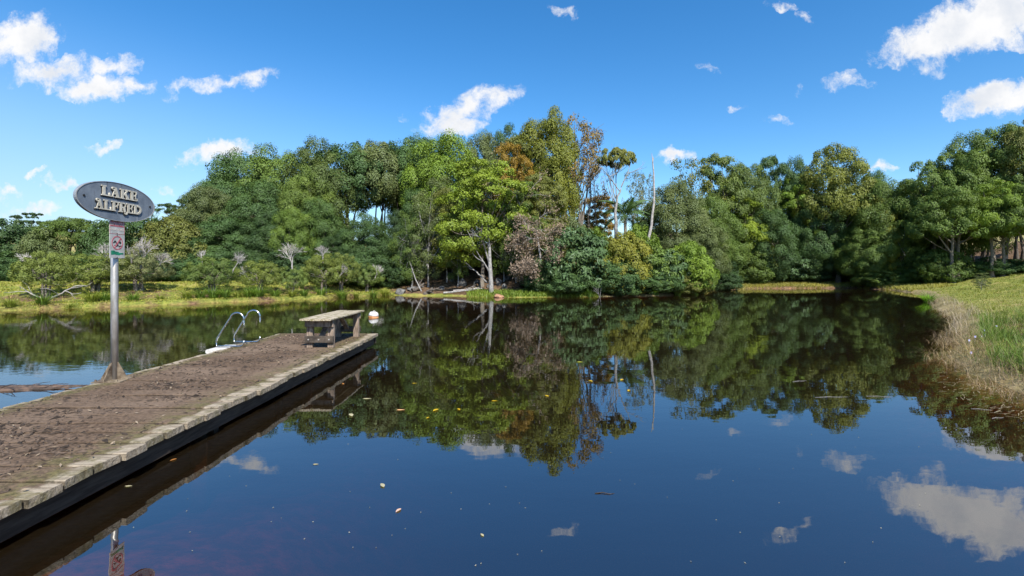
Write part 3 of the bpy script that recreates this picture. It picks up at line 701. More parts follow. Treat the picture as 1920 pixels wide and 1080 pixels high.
snag(1088, 440, 1108, 290, 42.4, .12, 'bare stem slanting right of the tall straight one', .2, 'bare_trunk', M_BARK, [(6, (.5, 0, 1), 1.8, 3), (8, (.3, 0, 1), 1.4, 3), (9, (-.2, 0, 1), 1.4, 3)])
# trunk of the lime tree reaches the water edge
snag(921, 548, 915, 400, 34.2, .17, 'thick pale trunk with side stems standing at the water under lime foliage', -.05, 'pale_trunk_tree', M_PALEBARK, [(3, (-.6, 0, 1), 1.6, 2), (4, (-.3, 0, 1), 1.6, 2)])

def dead_mass(px, D, yb, yt, wpx, label, nlv, col, seed, name='dead_tree', lead=(-.4, 0, .6), nst=9, leafy=True, lev=3):
    rng = rngs(seed); x, y, z = at(px, D); zb = hz(x, D); top = CAM_H + (HOR - yt) / FPX * D; H = top - zb; wd = wpx / FPX * D
    o = thing(name, label, 'tree', (x, D, zb - .05)); P = []
    base = np.array([0, 0, 0.]); trunk_top = np.array([lead[0] * wd * .2, 0, H * .72])
    tp = bez(base, np.array([wd * .1, 0, H * .4]), trunk_top, 8)
    for i in range(nst):
        p0 = tp[rng.integers(3, 8)]; a = rng.random() * 6.28
        d = nrm(np.array([[math.cos(a) * .9 + lead[0], math.sin(a) * .6, lead[2] * (rng.random() * 1.6 - .5)]]))[0]
        twig_paths(rng, p0, d, wd * .30, lev, .03, 3, .5, .10, P)
    v, f = tubes_np([(tp, np.linspace(.13, .05, 8))], 7); obj('trunk', mesh_np('trunk', v, [f], M_TWIG, smooth=True), o)
    v, f = tubes_np(P, 4); obj('dead_twigs', mesh_np('dead_twigs', v, [f], M_TWIG), o)
    if leafy:
        ends = np.array([p[-1] for p, r in P if r[0] < .02]); pk = rng.integers(0, len(ends), nlv)
        C = ends[pk] + rng.normal(size=(nlv, 3)) * .16; N = nrm(rng.normal(size=(nlv, 3)) + [0, -.3, .5])
        lv, lf = leaves_np(C, N, .17, .085, rng, .6)
        c = obj('dead_leaves', mesh_np('dead_leaves', lv, [lf], M_LEAF, tint=np.clip(.5 + .2 * rng.normal(size=nlv), .1, 1)), o); c.color = tuple(col) + (1,)
    return o
dead_mass(1012, 34.2, 545, 385, 74, 'dead brown tangled tree slumped towards the water', 7000, (.25, .19, .145), 301, lead=(-.55, 0, -.25), nst=12)
dead_mass(985, 37, 500, 300, 130, 'grey leafless branches reaching left through the olive crown', 900, (.22, .17, .12), 302, lead=(-.7, 0, .35), nst=7, lev=2)

# palm on the point
def frond_mesh(seed, ln=2.6, dead=False):
    rng = rngs(seed); k = 22; t_ = np.linspace(0, 1, k); sp = np.stack([ln * .82 * t_ ** .9, 0 * t_, ln * (.55 * t_ - .95 * t_ ** 2.1)], 1)
    C, N, A, Ls = [], [], [], []
    for i in range(3, k):
        tg = nrm((sp[i] - sp[i - 1])[None])[0]
        for s_ in (-1, 1):
            for j in range(2):
                l = ln * .27 * math.sin(math.pi * (.12 + .82 * t_[i])) + .08; a = nrm((tg * .55 + np.array([0, s_ * .8, -.55 - .3 * rng.random()]))[None])[0]
                C.append(sp[i] + (sp[i - 1] - sp[i]) * j * .5 + a * l * .5); A.append(a); N.append(nrm(np.cross(a, np.cross([0, 0, 1.], a))[None])[0]); Ls.append(l)
    C, A, N, Ls = map(np.array, (C, A, N, Ls)); n = len(C)
    B = np.cross(N, A); wd = .05
    v = np.stack([C - A * Ls[:, None] * .5, C + B * wd * .5, C + A * Ls[:, None] * .5, C - B * wd * .5], 1).reshape(-1, 3); lf = np.arange(4 * n).reshape(-1, 4)
    sv_, sf = tube_np(sp, np.linspace(.035, .008, k), 4)
    return mesh_np('frond', np.concatenate([v, sv_]), [lf, sf + len(v)], M_LEAF, tint=np.concatenate([.4 + .4 * rng.random(n), np.full(len(sf), .6)]))
FR = [frond_mesh(i) for i in (401, 402, 403)]
x, y, z = at(1172, 40.5); zg = hz(x, 40.5)
pal = thing('palm_tree', 'palm with arching fronds between white bent trunk and leaning snag', 'palm', (x, y, zg))
b = MB(); topz = CAM_H + (HOR - 408) / FPX * 40.5 - zg; b.tube([(0, 0, -.3), (.05, 0, topz * .5), (0, 0, topz)], [.2, .15, .13], 8); b.build('trunk', M_BARK, pal, True)
rp = random.Random(5)
for i in range(17):
    f = obj('frond', FR[i % 3], pal, (0, 0, topz), (0, -R(55 - 62 * rp.random() if i > 5 else 62), i * 2.4 + rp.random() * .4)); s_ = .85 + .35 * rp.random(); f.scale = (s_, s_, s_)
    kk = .8 + .4 * rp.random(); f.color = (.075 * kk, .125 * kk, .045 * kk, 1)
hf = FR[0].copy()
x, y, z = at(1124, 34.2, 500)
o = obj('hanging_frond', FR[1], None, (x, y, z), (0, R(52), R(75)), (.62, .62, .62)); o.color = (.62, .55, .47, 1)
tag(o, 'pale dead palm frond hanging in the thicket above the water', 'palm frond')
rng = rngs(77); x, y, z = at(1126, 33.3)
P = []; 
for d in ((-.45, 0, 1), (.05, .1, 1), (-.25, -.1, 1)): twig_paths(rng, np.array([0, 0, -.25]), nrm(np.array([d], float))[0], .62, 2, .02, 2, .25, 0, P)
v, f = tubes_np(P, 4); o = obj('bleached_branch', mesh_np('bleached_branch', v, [f], M_PALEBARK), None, (x, y, 0)); tag(o, 'bleached branch standing in the water below the hanging dead frond', 'branch')

# ------------------------------------------------------------------ beach: boulders, logs, stump
def boulder(px, D, wd, hh_, label, mat, seed, name='boulder', group='boulders on the beach slope', sink=.25, z=None):
    rng = rngs(seed); import bmesh
    bm = bmesh.new(); bmesh.ops.create_icosphere(bm, subdivisions=3, radius=1)
    ph = rng.random(6) * 6; pl = [(nrm(rng.normal(size=(1, 3)))[0], .55 + .3 * rng.random()) for _ in range(9)]
    for vv_ in bm.verts:
        c = np.array(vv_.co)
        for nn_, dd in pl:
            e = c @ nn_ - dd
            if e > 0: c = c - nn_ * e * .9
        c *= 1 + .05 * math.sin(c[0] * 5 + ph[0]) + .05 * math.sin(c[1] * 6 + ph[1] + c[2] * 4)
        vv_.co = c * np.array([wd / 2, wd * .42, hh_ * .75])
    me_ = bpy.data.meshes.new(name); bm.to_mesh(me_); bm.free(); me_.materials.append(mat)
    x_, y_, _ = at(px, D); zz = hz(x_, y_) if z is None else z
    o_ = obj(name, me_, None, (x_, y_, zz + hh_ * .22), (0, 0, rng.random() * 6)); tag(o_, label, 'rock', group); return o_
for i, (px, D, wd, hh_, lab) in enumerate([
 (868, 37.2, .78, .62, 'largest dark boulder beneath the slender trees on the beach slope'), (829, 36.8, .5, .35, 'grey boulder left of the largest dark one'),
 (935, 36.2, .75, .55, 'dark boulder just right of the thick pale trunk'), (945, 35.0, .5, .35, 'low grey boulder nearer the water right of the thick pale trunk'),
 (848, 38.3, .5, .4, 'boulder uphill between the largest dark one and the grey one'), (895, 37.5, .55, .35, 'boulder uphill left of the thick pale trunk'),
 (880, 35.8, .4, .3, 'small boulder above the fallen bleached log'), (953, 37.5, .6, .4, 'grey boulder under the dark slender twin-stemmed tree'),
 (752, 35.7, .9, .4, 'long black boulder at the left end of the beach'), (775, 36.4, .9, .45, 'black boulder behind the long one at the left end of the beach'),
 (905, 38.5, .5, .4, 'shaded boulder highest on the slope behind the pale trunk'), (915, 36.0, .35, .25, 'little stone beside the thick pale trunk'), (790, 37.4, .6, .35, 'dark boulder above the charred stump')]):
    boulder(px, D, wd, hh_, lab, M_ROCK, 500 + i)
boulder(936, 32.6, .8, .34, 'rust coloured rock at the water edge right of the thick pale trunk', M_REDROCK, 520, group=None, z=-.03)
def log(pxa, Da, ya, pxb, Db, yb, r, label, mat, name='fallen_log', seed=1, twigs=2, group=None):
    rng = rngs(seed); a = np.array(at(pxa, Da, ya)); c = np.array(at(pxb, Db, yb)); mid = (a + c) / 2 + rng.normal(size=3) * .06
    p = bez(a, mid, c, 10); p += rng.normal(size=p.shape) * r * .25; o_ = p[0].copy(); P = [(p - o_, r * np.linspace(1, .5, 10) * (1 + .15 * rng.normal(size=10)))]
    for i in range(twigs): twig_paths(rng, p[min(4 + i * 2, 9)] - o_, nrm((c - a + rng.normal(size=3) * 1.2)[None])[0], .5, 1, r * .45, 2, .5, 0, P)
    v, f = tubes_np(P, 8); q_ = obj(name, mesh_np(name, v, [f], mat, smooth=True), None, o_); tag(q_, label, 'log', group); return q_
log(832, 34.7, 549, 908, 35.3, 541, .07, 'bleached log lying on the beach left of the thick pale trunk', M_PALEBARK, seed=3, twigs=2)
log(914, 34.6, 530, 868, 36.5, 488, .055, 'bare fallen branch leaning against the thick pale trunk', M_PALEBARK, 'fallen_branch', 4, 3)
log(795, 34.8, 553, 812, 35.2, 540, .20, 'charred black stump on the sandy beach', M_DARKBARK, 'charred_stump', 5, 2)
log(772, 35.6, 545, 795, 36.6, 532, .14, 'dark rotten log behind the charred stump', M_DARKBARK, 'rotten_log', 6, 1)
log(850, 35.2, 545, 905, 35.6, 538, .05, 'thin grey log behind the bleached one', M_TWIG, 'thin_log', 8, 2)
# bare limb trailing from the far-left paperbark
log(88, 23.2, 563, 140, 23.6, 536, .05, 'bare grey limb lying on the left bank below the bushy paperbark', M_TWIG, 'fallen_limb', 9, 4)
log(82, 23.2, 560, 42, 23.5, 540, .035, 'thin grey limb pointing left below the bushy paperbark', M_TWIG, 'fallen_limb', 10, 4)

# ------------------------------------------------------------------ grasses
def blades_np(base, h, wd, rng, bend=.5, seg=2, tint=None, dirv=None):
    n = len(base); a = rng.random(n) * 6.283
    d = np.stack([np.cos(a), np.sin(a), np.zeros(n)], 1) if dirv is None else dirv
    sd2 = np.stack([-d[:, 1], d[:, 0], np.zeros(n)], 1); h = h[:, None]; bd = (bend * (.4 + 1.1 * rng.random(n)))[:, None]
    rows = []
    for i in range(seg + 1):
        t_ = i / seg; c = base + d * h * bd * t_ ** 1.8 + np.array([0, 0, 1.]) * h * (t_ - .42 * bd * t_ ** 2.2)
        wv = sd2 * wd[:, None] * .5 * (1 - .85 * t_)
        rows += [c - wv, c + wv]
    v = np.stack(rows, 1).reshape(-1, 3); k = 2 * (seg + 1); o_ = (np.arange(n) * k)[:, None]
    f = np.concatenate([o_ + np.array([2 * i, 2 * i + 1, 2 * i + 3, 2 * i + 2]) for i in range(seg)])
    return v, f
def grass(name, pts, h, wd, col, rng, bend=.5, seg=2, dirv=None, mat=None):
    v, f = blades_np(pts, h, wd, rng, bend, seg, dirv=dirv)
    o_ = obj(name, mesh_np(name, v, [f], mat or M_GRASS, tint=np.tile(np.clip(.5 + .2 * rng.normal(size=len(pts)), .1, 1), seg)))
    o_.color = tuple(col) + (1,); o_['kind'] = 'stuff'; return o_
def scatter(n, x0, x1, y0, y1, rng, cond):
    x = x0 + (x1 - x0) * rng.random(n); y = y0 + (y1 - y0) * rng.random(n); d = shore_dist(x, y); k = cond(x, y, d) 
    x, y, d = x[k], y[k], d[k]; return np.stack([x, y, land_h(x, y) - .01], 1), d
rng = rngs(900)
# left bank lawn
P, d = scatter(150000, -40, -8.4, 17, 48, rng, lambda x, y, d: (d > -.06) & (d < 12) & (x / y > -1.12) & ((d < .9) | (d > 3.0) | (rng.random(len(d)) < .35)))
grass('bank_grass', P, .05 + .09 * rng.random(len(P)), np.full(len(P), .035), (.27, .29, .045), rng, .8, 1)
k = rng.random(len(P)) < .28
grass('dry_bank_grass', P[k] + np.array([.03, .02, 0]), .06 + .09 * rng.random(k.sum()), np.full(k.sum(), .03), (.42, .32, .13), rng, .8, 1)
# far grass strip and right hill
P, d = scatter(90000, 16, 42, 40, 58, rng, lambda x, y, d: (d > .02) & (d < 3.4))
grass('far_shore_grass', P, .10 + .22 * rng.random(len(P)), np.full(len(P), .05), (.30, .28, .07), rng, .5, 1)
P, d = scatter(330000, 5, 48, 4, 52, rng, lambda x, y, d: (d > .5) & (d < 17) & (x / y < 1.25) & (rng.random(len(d)) < np.clip(14 / y, .12, 1)))
far_ = np.clip(P[:, 1] / 25, .5, 1.6)
grass('hill_grass', P, (.03 + .07 * rng.random(len(P)) + .12 * (wob(P[:, 0], P[:, 1], 1.9, 5) > 1.0)), .012 + .02 * far_, (.19, .215, .045), rng, .8, 1)
k = rng.random(len(P)) < .35
grass('dry_hill_grass', P[k] + np.array([.02, .03, 0]), (.04 + .09 * rng.random(k.sum())), (.010 + .016 * far_[k]), (.30, .26, .09), rng, .8, 1)
# beach greenery right of the trunk
P, d = scatter(30000, -6, 6, 32, 38, rng, lambda x, y, d: (d > -.05) & (d < 1.6) & (x > -3.2) & (rng.random(len(x)) < np.where(x < -.9, .35, .9)))
grass('shore_grass', P, .12 + .3 * rng.random(len(P)), np.full(len(P), .05), (.17, .24, .04), rng, .6, 2)
# long dry fringe hanging over the right shore
def fringe(n, y0, y1, dlo, dhi, hmin, hmax, col, wd, nm, bend, over):
    P, d = scatter(n, 5, 27, y0, y1, rng, lambda x, y, d: (d > dlo) & (d < dhi) & (x / y < 1.3) & (wob(x, y, .8, 4) > -.7))
    # outward to the water
    e = .05; gxx = shore_dist(P[:, 0] + e, P[:, 1]) - d; gyy = shore_dist(P[:, 0], P[:, 1] + e) - d
    dv = nrm(np.stack([-gxx, -gyy, 0 * gxx], 1) * over + rng.normal(size=(len(P), 3)) * np.array([.5, .5, 0])) * np.array([1, 1, 0])
    P[:, 2] = np.maximum(P[:, 2], -.02)
    hgt = (hmin + (hmax - hmin) * rng.random(len(P)) ** 1.5) * (.75 + .25 * wob(P[:, 0], P[:, 1], 1.4, 2))
    return grass(nm, P, np.maximum(hgt, .06), np.full(len(P), wd), col, rng, bend, 3, dv)
fringe(24000, 5.0, 28, -.3, .6, .2, .6, (.30, .235, .15), .010, 'dry_reeds', 1.15, .03)
fringe(26000, 5.0, 14, -.45, .6, .15, .5, (.24, .175, .11), .008, 'straw_fringe', 1.3, .034)
fringe(11000, 13, 27, -.2, .8, .3, .8, (.34, .285, .22), .014, 'pale_dry_weeds', .8, .012)
P, d = scatter(60000, 6, 22, 6, 16, rng, lambda x, y, d: (d > .5) & (d < 4.0) & (wob(x, y, .7, 1) > -.25) & (x / y < 1.3))
grass('tall_green_grass', P, .22 + .34 * rng.random(len(P)), np.full(len(P), .011), (.125, .19, .04), rng, .6, 2)
P, d = scatter(4500, 6, 22, 5, 20, rng, lambda x, y, d: (d > .2) & (d < 4.5) & (x / y < 1.3))
grass('tall_straw_stems', P, .3 + .45 * rng.random(len(P)), np.full(len(P), .006), (.32, .26, .14), rng, .7, 3)

fringe(18000, 4.0, 12.5, -.4, .6, .2, .6, (.29, .22, .135), .008, 'near_dry_grass', 1.2, .03)
fringe(22000, 5.0, 18, .25, 2.6, .15, .5, (.13, .185, .04), .009, 'green_bank_grass', 1.0, .02)
# sedge tufts: each one a thing
def tuft_mesh(seed, n=150, ln=.75, wd=.022, bend=.9):
    r_ = rngs(seed); a = r_.random(n) * 6.283; rad = .16 * np.sqrt(r_.random(n)); base = np.stack([rad * np.cos(a), rad * np.sin(a), np.full(n, -.03)], 1)
    dv = np.stack([np.cos(a), np.sin(a), 0 * a], 1); v, f = blades_np(base, ln * (.55 + .5 * r_.random(n)), np.full(n, wd), r_, bend, 3, dirv=dv)
    return mesh_np('sedge_tuft', v, [f], M_GRASS, tint=np.tile(np.clip(.5 + .2 * r_.normal(size=n), .1, 1), 3))
TUFT = [tuft_mesh(601), tuft_mesh(602), tuft_mesh(603, 120, .6)]
def tuft(px, D, s_, col, label, group='sedge tufts at the water edge', cat='sedge', i=[0]):
    x_, y_, _ = at(px, D); o_ = obj('sedge_tuft', TUFT[i[0] % 3], None, (x_, y_, max(hz(x_, y_), 0.0)), (0, 0, i[0] * 1.7), (s_ * 1.2, s_ * 1.2, s_ * 1.15)); i[0] += 1
    o_.color = tuple(col) + (1,); tag(o_, label, cat, group)
gr, yg = (.125, .205, .032), (.20, .24, .04)
for a_ in [(20, 21.9, .8, yg, 'low sedge tuft at the left picture edge'), (80, 22.7, 1.0, gr, 'sedge tuft beneath the bushy paperbark at far left'), (130, 23.2, .7, yg, 'small sedge tuft left of the pole on the waterline'),
 (172, 24.1, 1.05, yg, 'yellow-green sedge tuft just left of the sign pole'), (196, 24.5, 1.0, gr, 'sedge tuft almost hidden by the sign pole'), (250, 25.1, 1.1, gr, 'lone bright sedge tuft right of the sign pole'),
 (300, 25.9, .6, yg, 'tiny sedge tuft on the bare stretch of bank'), (352, 26.7, 1.0, yg, 'first tuft of the long sedge row'), (376, 27.1, 1.1, gr, 'second tuft of the long sedge row'),
 (400, 27.5, 1.2, gr, 'tall tuft of the sedge row below two pale twig fans'), (422, 27.9, 1.1, gr, 'tuft of the sedge row left of the ladder arch'), (446, 28.3, 1.0, yg, 'tuft of the sedge row behind the ladder arch'),
 (466, 28.7, 1.1, gr, 'tuft of the sedge row right of the ladder arch'), (484, 29.0, 1.3, gr, 'biggest sedge tuft below the low ferny paperbark'), (516, 29.6, 1.1, gr, 'sedge tuft between ferny paperbark and single twig fan'),
 (548, 30.2, .8, yg, 'small sedge tuft below the single tall twig fan'), (570, 30.7, .8, gr, 'sedge tuft left of the bench top'), (602, 31.4, 1.2, gr, 'round sedge tuft directly above the bench'),
 (642, 32.3, 1.2, gr, 'round sedge tuft right of the bench'), (668, 33.2, .7, yg, 'small sedge tuft left of the buoy'), (700, 34.2, 1.1, gr, 'sedge tuft straight above the buoy'), (722, 35.2, 1.0, yg, 'dry-topped tuft at the end of the bank')]: tuft(*a_)
tuft(1741, 27.8, 1.05, (.15, .30, .03), 'vivid green tuft on the right shore at the start of the dry weeds', None, 'reed')
for a_ in [(1228, 35.0, 1.3, (.14, .26, .03), 'bright green fern at the water below the blue-green shrubs'), (1045, 33.3, 1.1, (.10, .18, .04), 'green fern at the water under the dark low shrub'), (1105, 33.6, 1.2, (.09, .17, .04), 'fern beside the bleached branch'),
 (1160, 34.0, 1.2, (.13, .16, .05), 'dull fern under the yellow shrub'), (1270, 35.5, 1.1, (.12, .2, .04), 'fern at the tip of the point')]: tuft(*a_, 'ferns on the waterline of the point', 'fern')
# small blue wildflowers in the right bank grass
rw = random.Random(12); FL = []
bfl = MB()
for px, y_, D in [(1846, 619, 12), (1845, 628, 11.6), (1817, 638, 10.6), (1828, 631, 11), (1841, 631, 11.2), (1868, 611, 13), (1846, 660, 10), (1820, 661, 9.6), (1895, 680, 9.6), (1894, 687, 9.5), (1890, 706, 8.8), (1914, 680, 9.5)]:
    c = Vector(at(px, D, y_)); 
    for k in range(5):
        a = k * 1.257; bfl.raw([c, c + Vector((math.cos(a) * .022, -.006, math.sin(a) * .022)), c + Vector((math.cos(a + .6) * .026, -.010, math.sin(a + .6) * .026)), c + Vector((math.cos(a + 1.2) * .022, -.006, math.sin(a + 1.2) * .022))], [(0, 1, 2, 3)])
    bfl.tube([c, c + Vector((.02, .02, -.12)), c + Vector((.03, .05, -.3))], .003, 3, False)
M_FLOWER = simple('lilac_petal', (.42, .42, .75), (.6, .6, .9), 30)
o = bfl.build('wildflowers', M_FLOWER); o['kind'] = 'stuff'

# ------------------------------------------------------------------ jetty
M_DECK, t = new_mat('jetty_plank')
tcx = t.add('ShaderNodeTexCoord').outputs['Object']; pos = t.add('ShaderNodeNewGeometry').outputs['Position']
sx = t.add('ShaderNodeSeparateXYZ', {0: tcx})
oi = t.add('ShaderNodeObjectInfo').outputs['Random']
grain = t.noise(t.add('ShaderNodeMapping', {'Vector': tcx, 'Scale': (2.5, 34, 34)}).outputs[0], 1.0, 6, 0.65)
nd = t.noise(pos, 3.2, 6, 0.65); nf = t.noise(pos, 26.0, 5, 0.7); nb_ = t.noise(pos, 0.9, 3, 0.5); nm = t.noise(pos, 7.0, 5, 0.65)
wood = t.mix(t.maprange(grain, .32, .7), (.17, .135, .095), (.40, .34, .26))
wood = t.mix(t.maprange(nm, .56, .72, 0, .8), wood, (.17, .10, .06))
dirt = t.mix(t.maprange(nf, .3, .7), (.044, .028, .018), (.165, .112, .074))
dirt = t.mix(t.maprange(nb_, .4, .7, 0, .6), dirt, (.20, .145, .104))
moss = t.mix(t.maprange(nf, .35, .7), (.06, .06, .02), (.155, .14, .05))
xa = t.math('ADD', sx.outputs[0], t.math('MULTIPLY', t.math('SUBTRACT', nd, .5), .42))
xa = t.math('ADD', xa, t.math('MULTIPLY', t.math('SUBTRACT', oi, .5), .10))
mR = t.maprange(xa, 0.55, 1.02); mL = t.maprange(xa, -0.80, -1.08)
medge = t.math('MAXIMUM', t.math('MULTIPLY', mR, .75), t.math('MULTIPLY', mL, .8))
deck = t.mix(t.math('MULTIPLY', medge, t.maprange(nm, .35, .6)), dirt, moss)
wR = t.maprange(xa, 0.975, 1.045); wL = t.maprange(xa, -1.10, -1.15)
bare = t.math('MAXIMUM', wR, wL)
flecks = t.maprange(t.noise(pos, 46, 3, .6), .70, .74)
deck = t.mix(t.math('MULTIPLY', flecks, .6), deck, (.36, .31, .26))
deck = t.mix(bare, deck, t.mix(t.math('MULTIPLY', t.maprange(nm, .45, .62), .55), wood, moss))
jy = t.math('ADD', t.math('ABSOLUTE', sx.outputs[1]), t.math('MULTIPLY', t.math('SUBTRACT', nf, .5), .03))
deck = t.mix(t.math('MULTIPLY', t.maprange(jy, .112, .123), t.maprange(nm, .38, .6, .12, .85)), deck, (.016, .013, .010))
out(t, princ(t, deck, .92, t.math('ADD', t.math('MULTIPLY', nf, .7), nd), 0.9, 0.02, .2))
M_WETWOOD = simple('dark_wet_wood', (.018, .014, .011), (.07, .055, .042), 5, .8, .5, .01, stretch=(5, .6, 5))
M_OLDWOOD = simple('weathered_wood', (.12, .088, .066), (.34, .265, .205), 5, .85, .5, .008, stretch=(4, 4, .8))
M_BLACKWOOD = simple('stained_wood', (.030, .024, .020), (.10, .08, .062), 8, .85, .5, .008)
M_BENCHTOP, t = new_mat('mossy_board')
tcx = t.add('ShaderNodeTexCoord').outputs['Object']
g1 = t.noise(t.add('ShaderNodeMapping', {'Vector': tcx, 'Scale': (30, 2, 30)}).outputs[0], 1.0, 6, .65); g2 = t.noise(tcx, 7, 6, .65); g3 = t.noise(tcx, 24, 4, .6)
c = t.mix(t.maprange(g1, .3, .7), (.20, .165, .11), (.46, .40, .30)); c = t.mix(t.maprange(g2, .5, .62, 0, .85), c, (.15, .135, .045)); c = t.mix(t.maprange(g3, .6, .7, 0, .75), c, (.09, .065, .045))
out(t, princ(t, c, .9, t.math('ADD', g1, g2), .6, .008))

DX0, DX1, DTOP = -5.56, -3.20, 0.30
jet = thing('jetty', 'weathered plank jetty covered in dirt running out into the lake', 'jetty', (0, 0, 0))
rj = random.Random(8); y_ = -2.2; cxm = (DX0 + DX1) / 2; PW = .262
yy = [11.54 - PW * i for i in range(52)]
for i, ye in enumerate(yy):
    b = MB(); wln = DX1 - DX0; nseg = 8; cw = PW - .020; th = .062; off = rj.uniform(-.018, .018); sag = rj.uniform(-.006, .006); zt = rj.uniform(-.005, .004); tilt = rj.uniform(-.02, .02)
    e0, e1 = -wln / 2 + rj.uniform(-.03, .035), wln / 2 + rj.uniform(-.02, .022)
    prof = [(-cw / 2, -th), (cw / 2, -th), (cw / 2, -.007), (cw / 2 - .008, 0), (-cw / 2 + .008, 0), (-cw / 2, -.007)]; V = []; ph = rj.random() * 6
    for s_ in range(nseg + 1):
        u = s_ / nseg; xx = e0 + (e1 - e0) * u; skew = (rj.uniform(-.007, .007) if s_ in (0, nseg) else 0)
        for (py, pz) in prof: V.append((xx + skew * py * 8, py + rj.uniform(-.0015, .0015), pz + sag * math.sin(u * 3.14) + zt + tilt * py + .003 * math.sin(u * 9 + ph)))
    F = [tuple(range(6))[::-1], tuple(range(nseg * 6, nseg * 6 + 6))] + [(s_ * 6 + j, s_ * 6 + (j + 1) % 6, (s_ + 1) * 6 + (j + 1) % 6, (s_ + 1) * 6 + j) for s_ in range(nseg) for j in range(6)]
    b.raw(V, F); b.build('plank', M_DECK, jet, loc=(cxm + off, ye - PW / 2, DTOP))
for xb in (DX1 - .14, cxm, DX0 + .14):
    b = MB(); b.box((0, 0, 0), (.09, 13.5, .19), ch=.008); b.build('bearer', M_WETWOOD, jet, loc=(xb, 4.7, DTOP - .062 - .100))
b = MB(); b.box((0, 0, 0), (wln - .12, .045, .16), ch=.006); b.build('end_board', M_WETWOOD, jet, loc=(cxm, 11.492, DTOP - .062 - .085))
for ypile in (10.9, 8.1, 5.3, 2.5, -.3):
    for xb in (DX1 - .26, DX0 + .26):
        b = MB(); b.tube([(0, 0, -2.6), (0, 0, 0)], [.085, .08], 12); b.build('pile', M_WETWOOD, jet, True, loc=(xb, ypile, DTOP - .064))
    b = MB(); b.box((0, 0, 0), (wln - .3, .08, .14)); b.build('crosshead', M_WETWOOD, jet, loc=(cxm, ypile + .14, DTOP - .062 - .272))
b = MB(); b.box((0, 0, 0), (.30, .62, .075), ch=.02); M_WHITE = simple('chalky_white_paint', (.46, .44, .41), (.64, .63, .60), 9, .7, .2)
b.build('white_pad', M_WHITE, jet, loc=(DX0 - .16, 9.50, DTOP - .045))
# dirt clods, bark bits and leaf scraps
rng = rngs(88); n = 9000
px_ = DX0 + .1 + (DX1 - DX0 - .35) * np.clip(.48 + .27 * rng.normal(size=n), 0, 1); py_ = 2.6 + 8.9 * rng.random(n) ** 1.25
kd = wob(px_, py_, 1.6, 2) + rng.normal(size=n) * .6 > -.2; px_, py_ = px_[kd], py_[kd]; n = len(px_); s_ = .006 + .024 * rng.random(n) ** 3
a = rng.random(n) * 6.283; el = 1 + 1.6 * rng.random(n); hz_ = s_ * (.35 + .5 * rng.random(n)); V = []
for k in range(4):
    ang = a + k * 1.5708 + rng.normal(size=n) * .25; st = np.where(k % 2 == 0, el, .7)
    V.append(np.stack([px_ + np.cos(ang) * s_ * st, py_ + np.sin(ang) * s_ * st, np.full(n, DTOP - .001)], 1))
V.append(np.stack([px_ + rng.normal(size=n) * s_ * .3, py_ + rng.normal(size=n) * s_ * .3, DTOP + hz_], 1))
V = np.stack(V, 1).reshape(-1, 3); o_ = (np.arange(n) * 5)[:, None]; F = np.concatenate([o_ + np.array([k, (k + 1) % 4, 4]) for k in range(4)])
M_CLOD = simple('dry_dirt', (.022, .016, .012), (.11, .08, .06), 9, .95)
o = obj('dirt_clods', mesh_np('dirt_clods', V, [F], M_CLOD), jet); o['kind'] = 'stuff'
n = 420; pxl = DX0 + .1 + (DX1 - DX0 - .2) * rng.random(n); pyl = 2.6 + 8.8 * rng.random(n) ** 1.2
C = np.stack([pxl, pyl, np.full(n, DTOP + .012)], 1); N = nrm(np.array([0, 0, 1.]) + rng.normal(size=(n, 3)) * .3)
lv, lf = leaves_np(C, N, .045, .018, rng); o = obj('leaf_litter', mesh_np('leaf_litter', lv, [lf], M_LEAF, tint=.3 + .7 * rng.random(n)), jet); o.color = (.22, .175, .13, 1); o['kind'] = 'stuff'

# ------------------------------------------------------------------ bench
bn = thing('bench', 'weathered wooden bench with braced legs at the end of the jetty', 'bench', (-3.76, 10.2, DTOP))
BH, L2 = .545, .86
for i, xo in enumerate((-.205, 0, .205)):
    b = MB(); b.box((0, 0, 0), (.196, 2.05 + (.02, -.02, .03)[i], .036), ch=.006); b.build('seat_plank', M_BENCHTOP, bn, loc=(xo, (.01, -.015, .0)[i], BH + .018 + (.001, -.002, .002)[i]))
for ye, fl in ((-L2 + .1, -1), (L2 - .1, 1)):
    for xo in (-.205, .205):
        b = MB(); b.box((0, 0, 0), (.115, .10, BH - .006), ch=.006); b.build('leg', M_OLDWOOD, bn, loc=(xo, ye, (BH - .006) / 2 + .002))
    b = MB(); b.box((0, 0, 0), (.545, .05, .13), ch=.005); b.build('top_rail', M_OLDWOOD, bn, loc=(0, ye + fl * .077, BH - .072))
    b = MB(); b.box((0, 0, 0), (.555, .052, .13), ch=.005); lr = b.build('bottom_rail', M_BLACKWOOD, bn, loc=(0, ye + fl * .078, .165))
    for xo in (-.2, 0, .2):
        q = MB(); q.tube([(0, 0, 0), (0, fl * .012, 0)], .014, 8); q.build('bolt', M_TWIG, lr, loc=(xo, fl * .026, 0))
    b = MB(); p0 = Vector((0, ye, .17)); p1 = Vector((0, ye - fl * .42, BH - .05)); dv = p1 - p0
    Mx = dv.to_track_quat('Z', 'Y').to_matrix().to_4x4(); b.box((0, 0, 0), (.10, .05, dv.length), Mx, .004); b.build('brace', M_OLDWOOD, bn, loc=(p0 + p1) / 2)
    b = MB(); b.box((0, 0, 0), (.29, .09, .09)); b.build('rail_block', M_BLACKWOOD, bn, loc=(0, ye, .17))
b = MB(); b.box((0, 0, 0), (.09, 2 * L2 - .32, .07)); b.build('centre_rail', M_OLDWOOD, bn, loc=(0, 0, BH - .04))

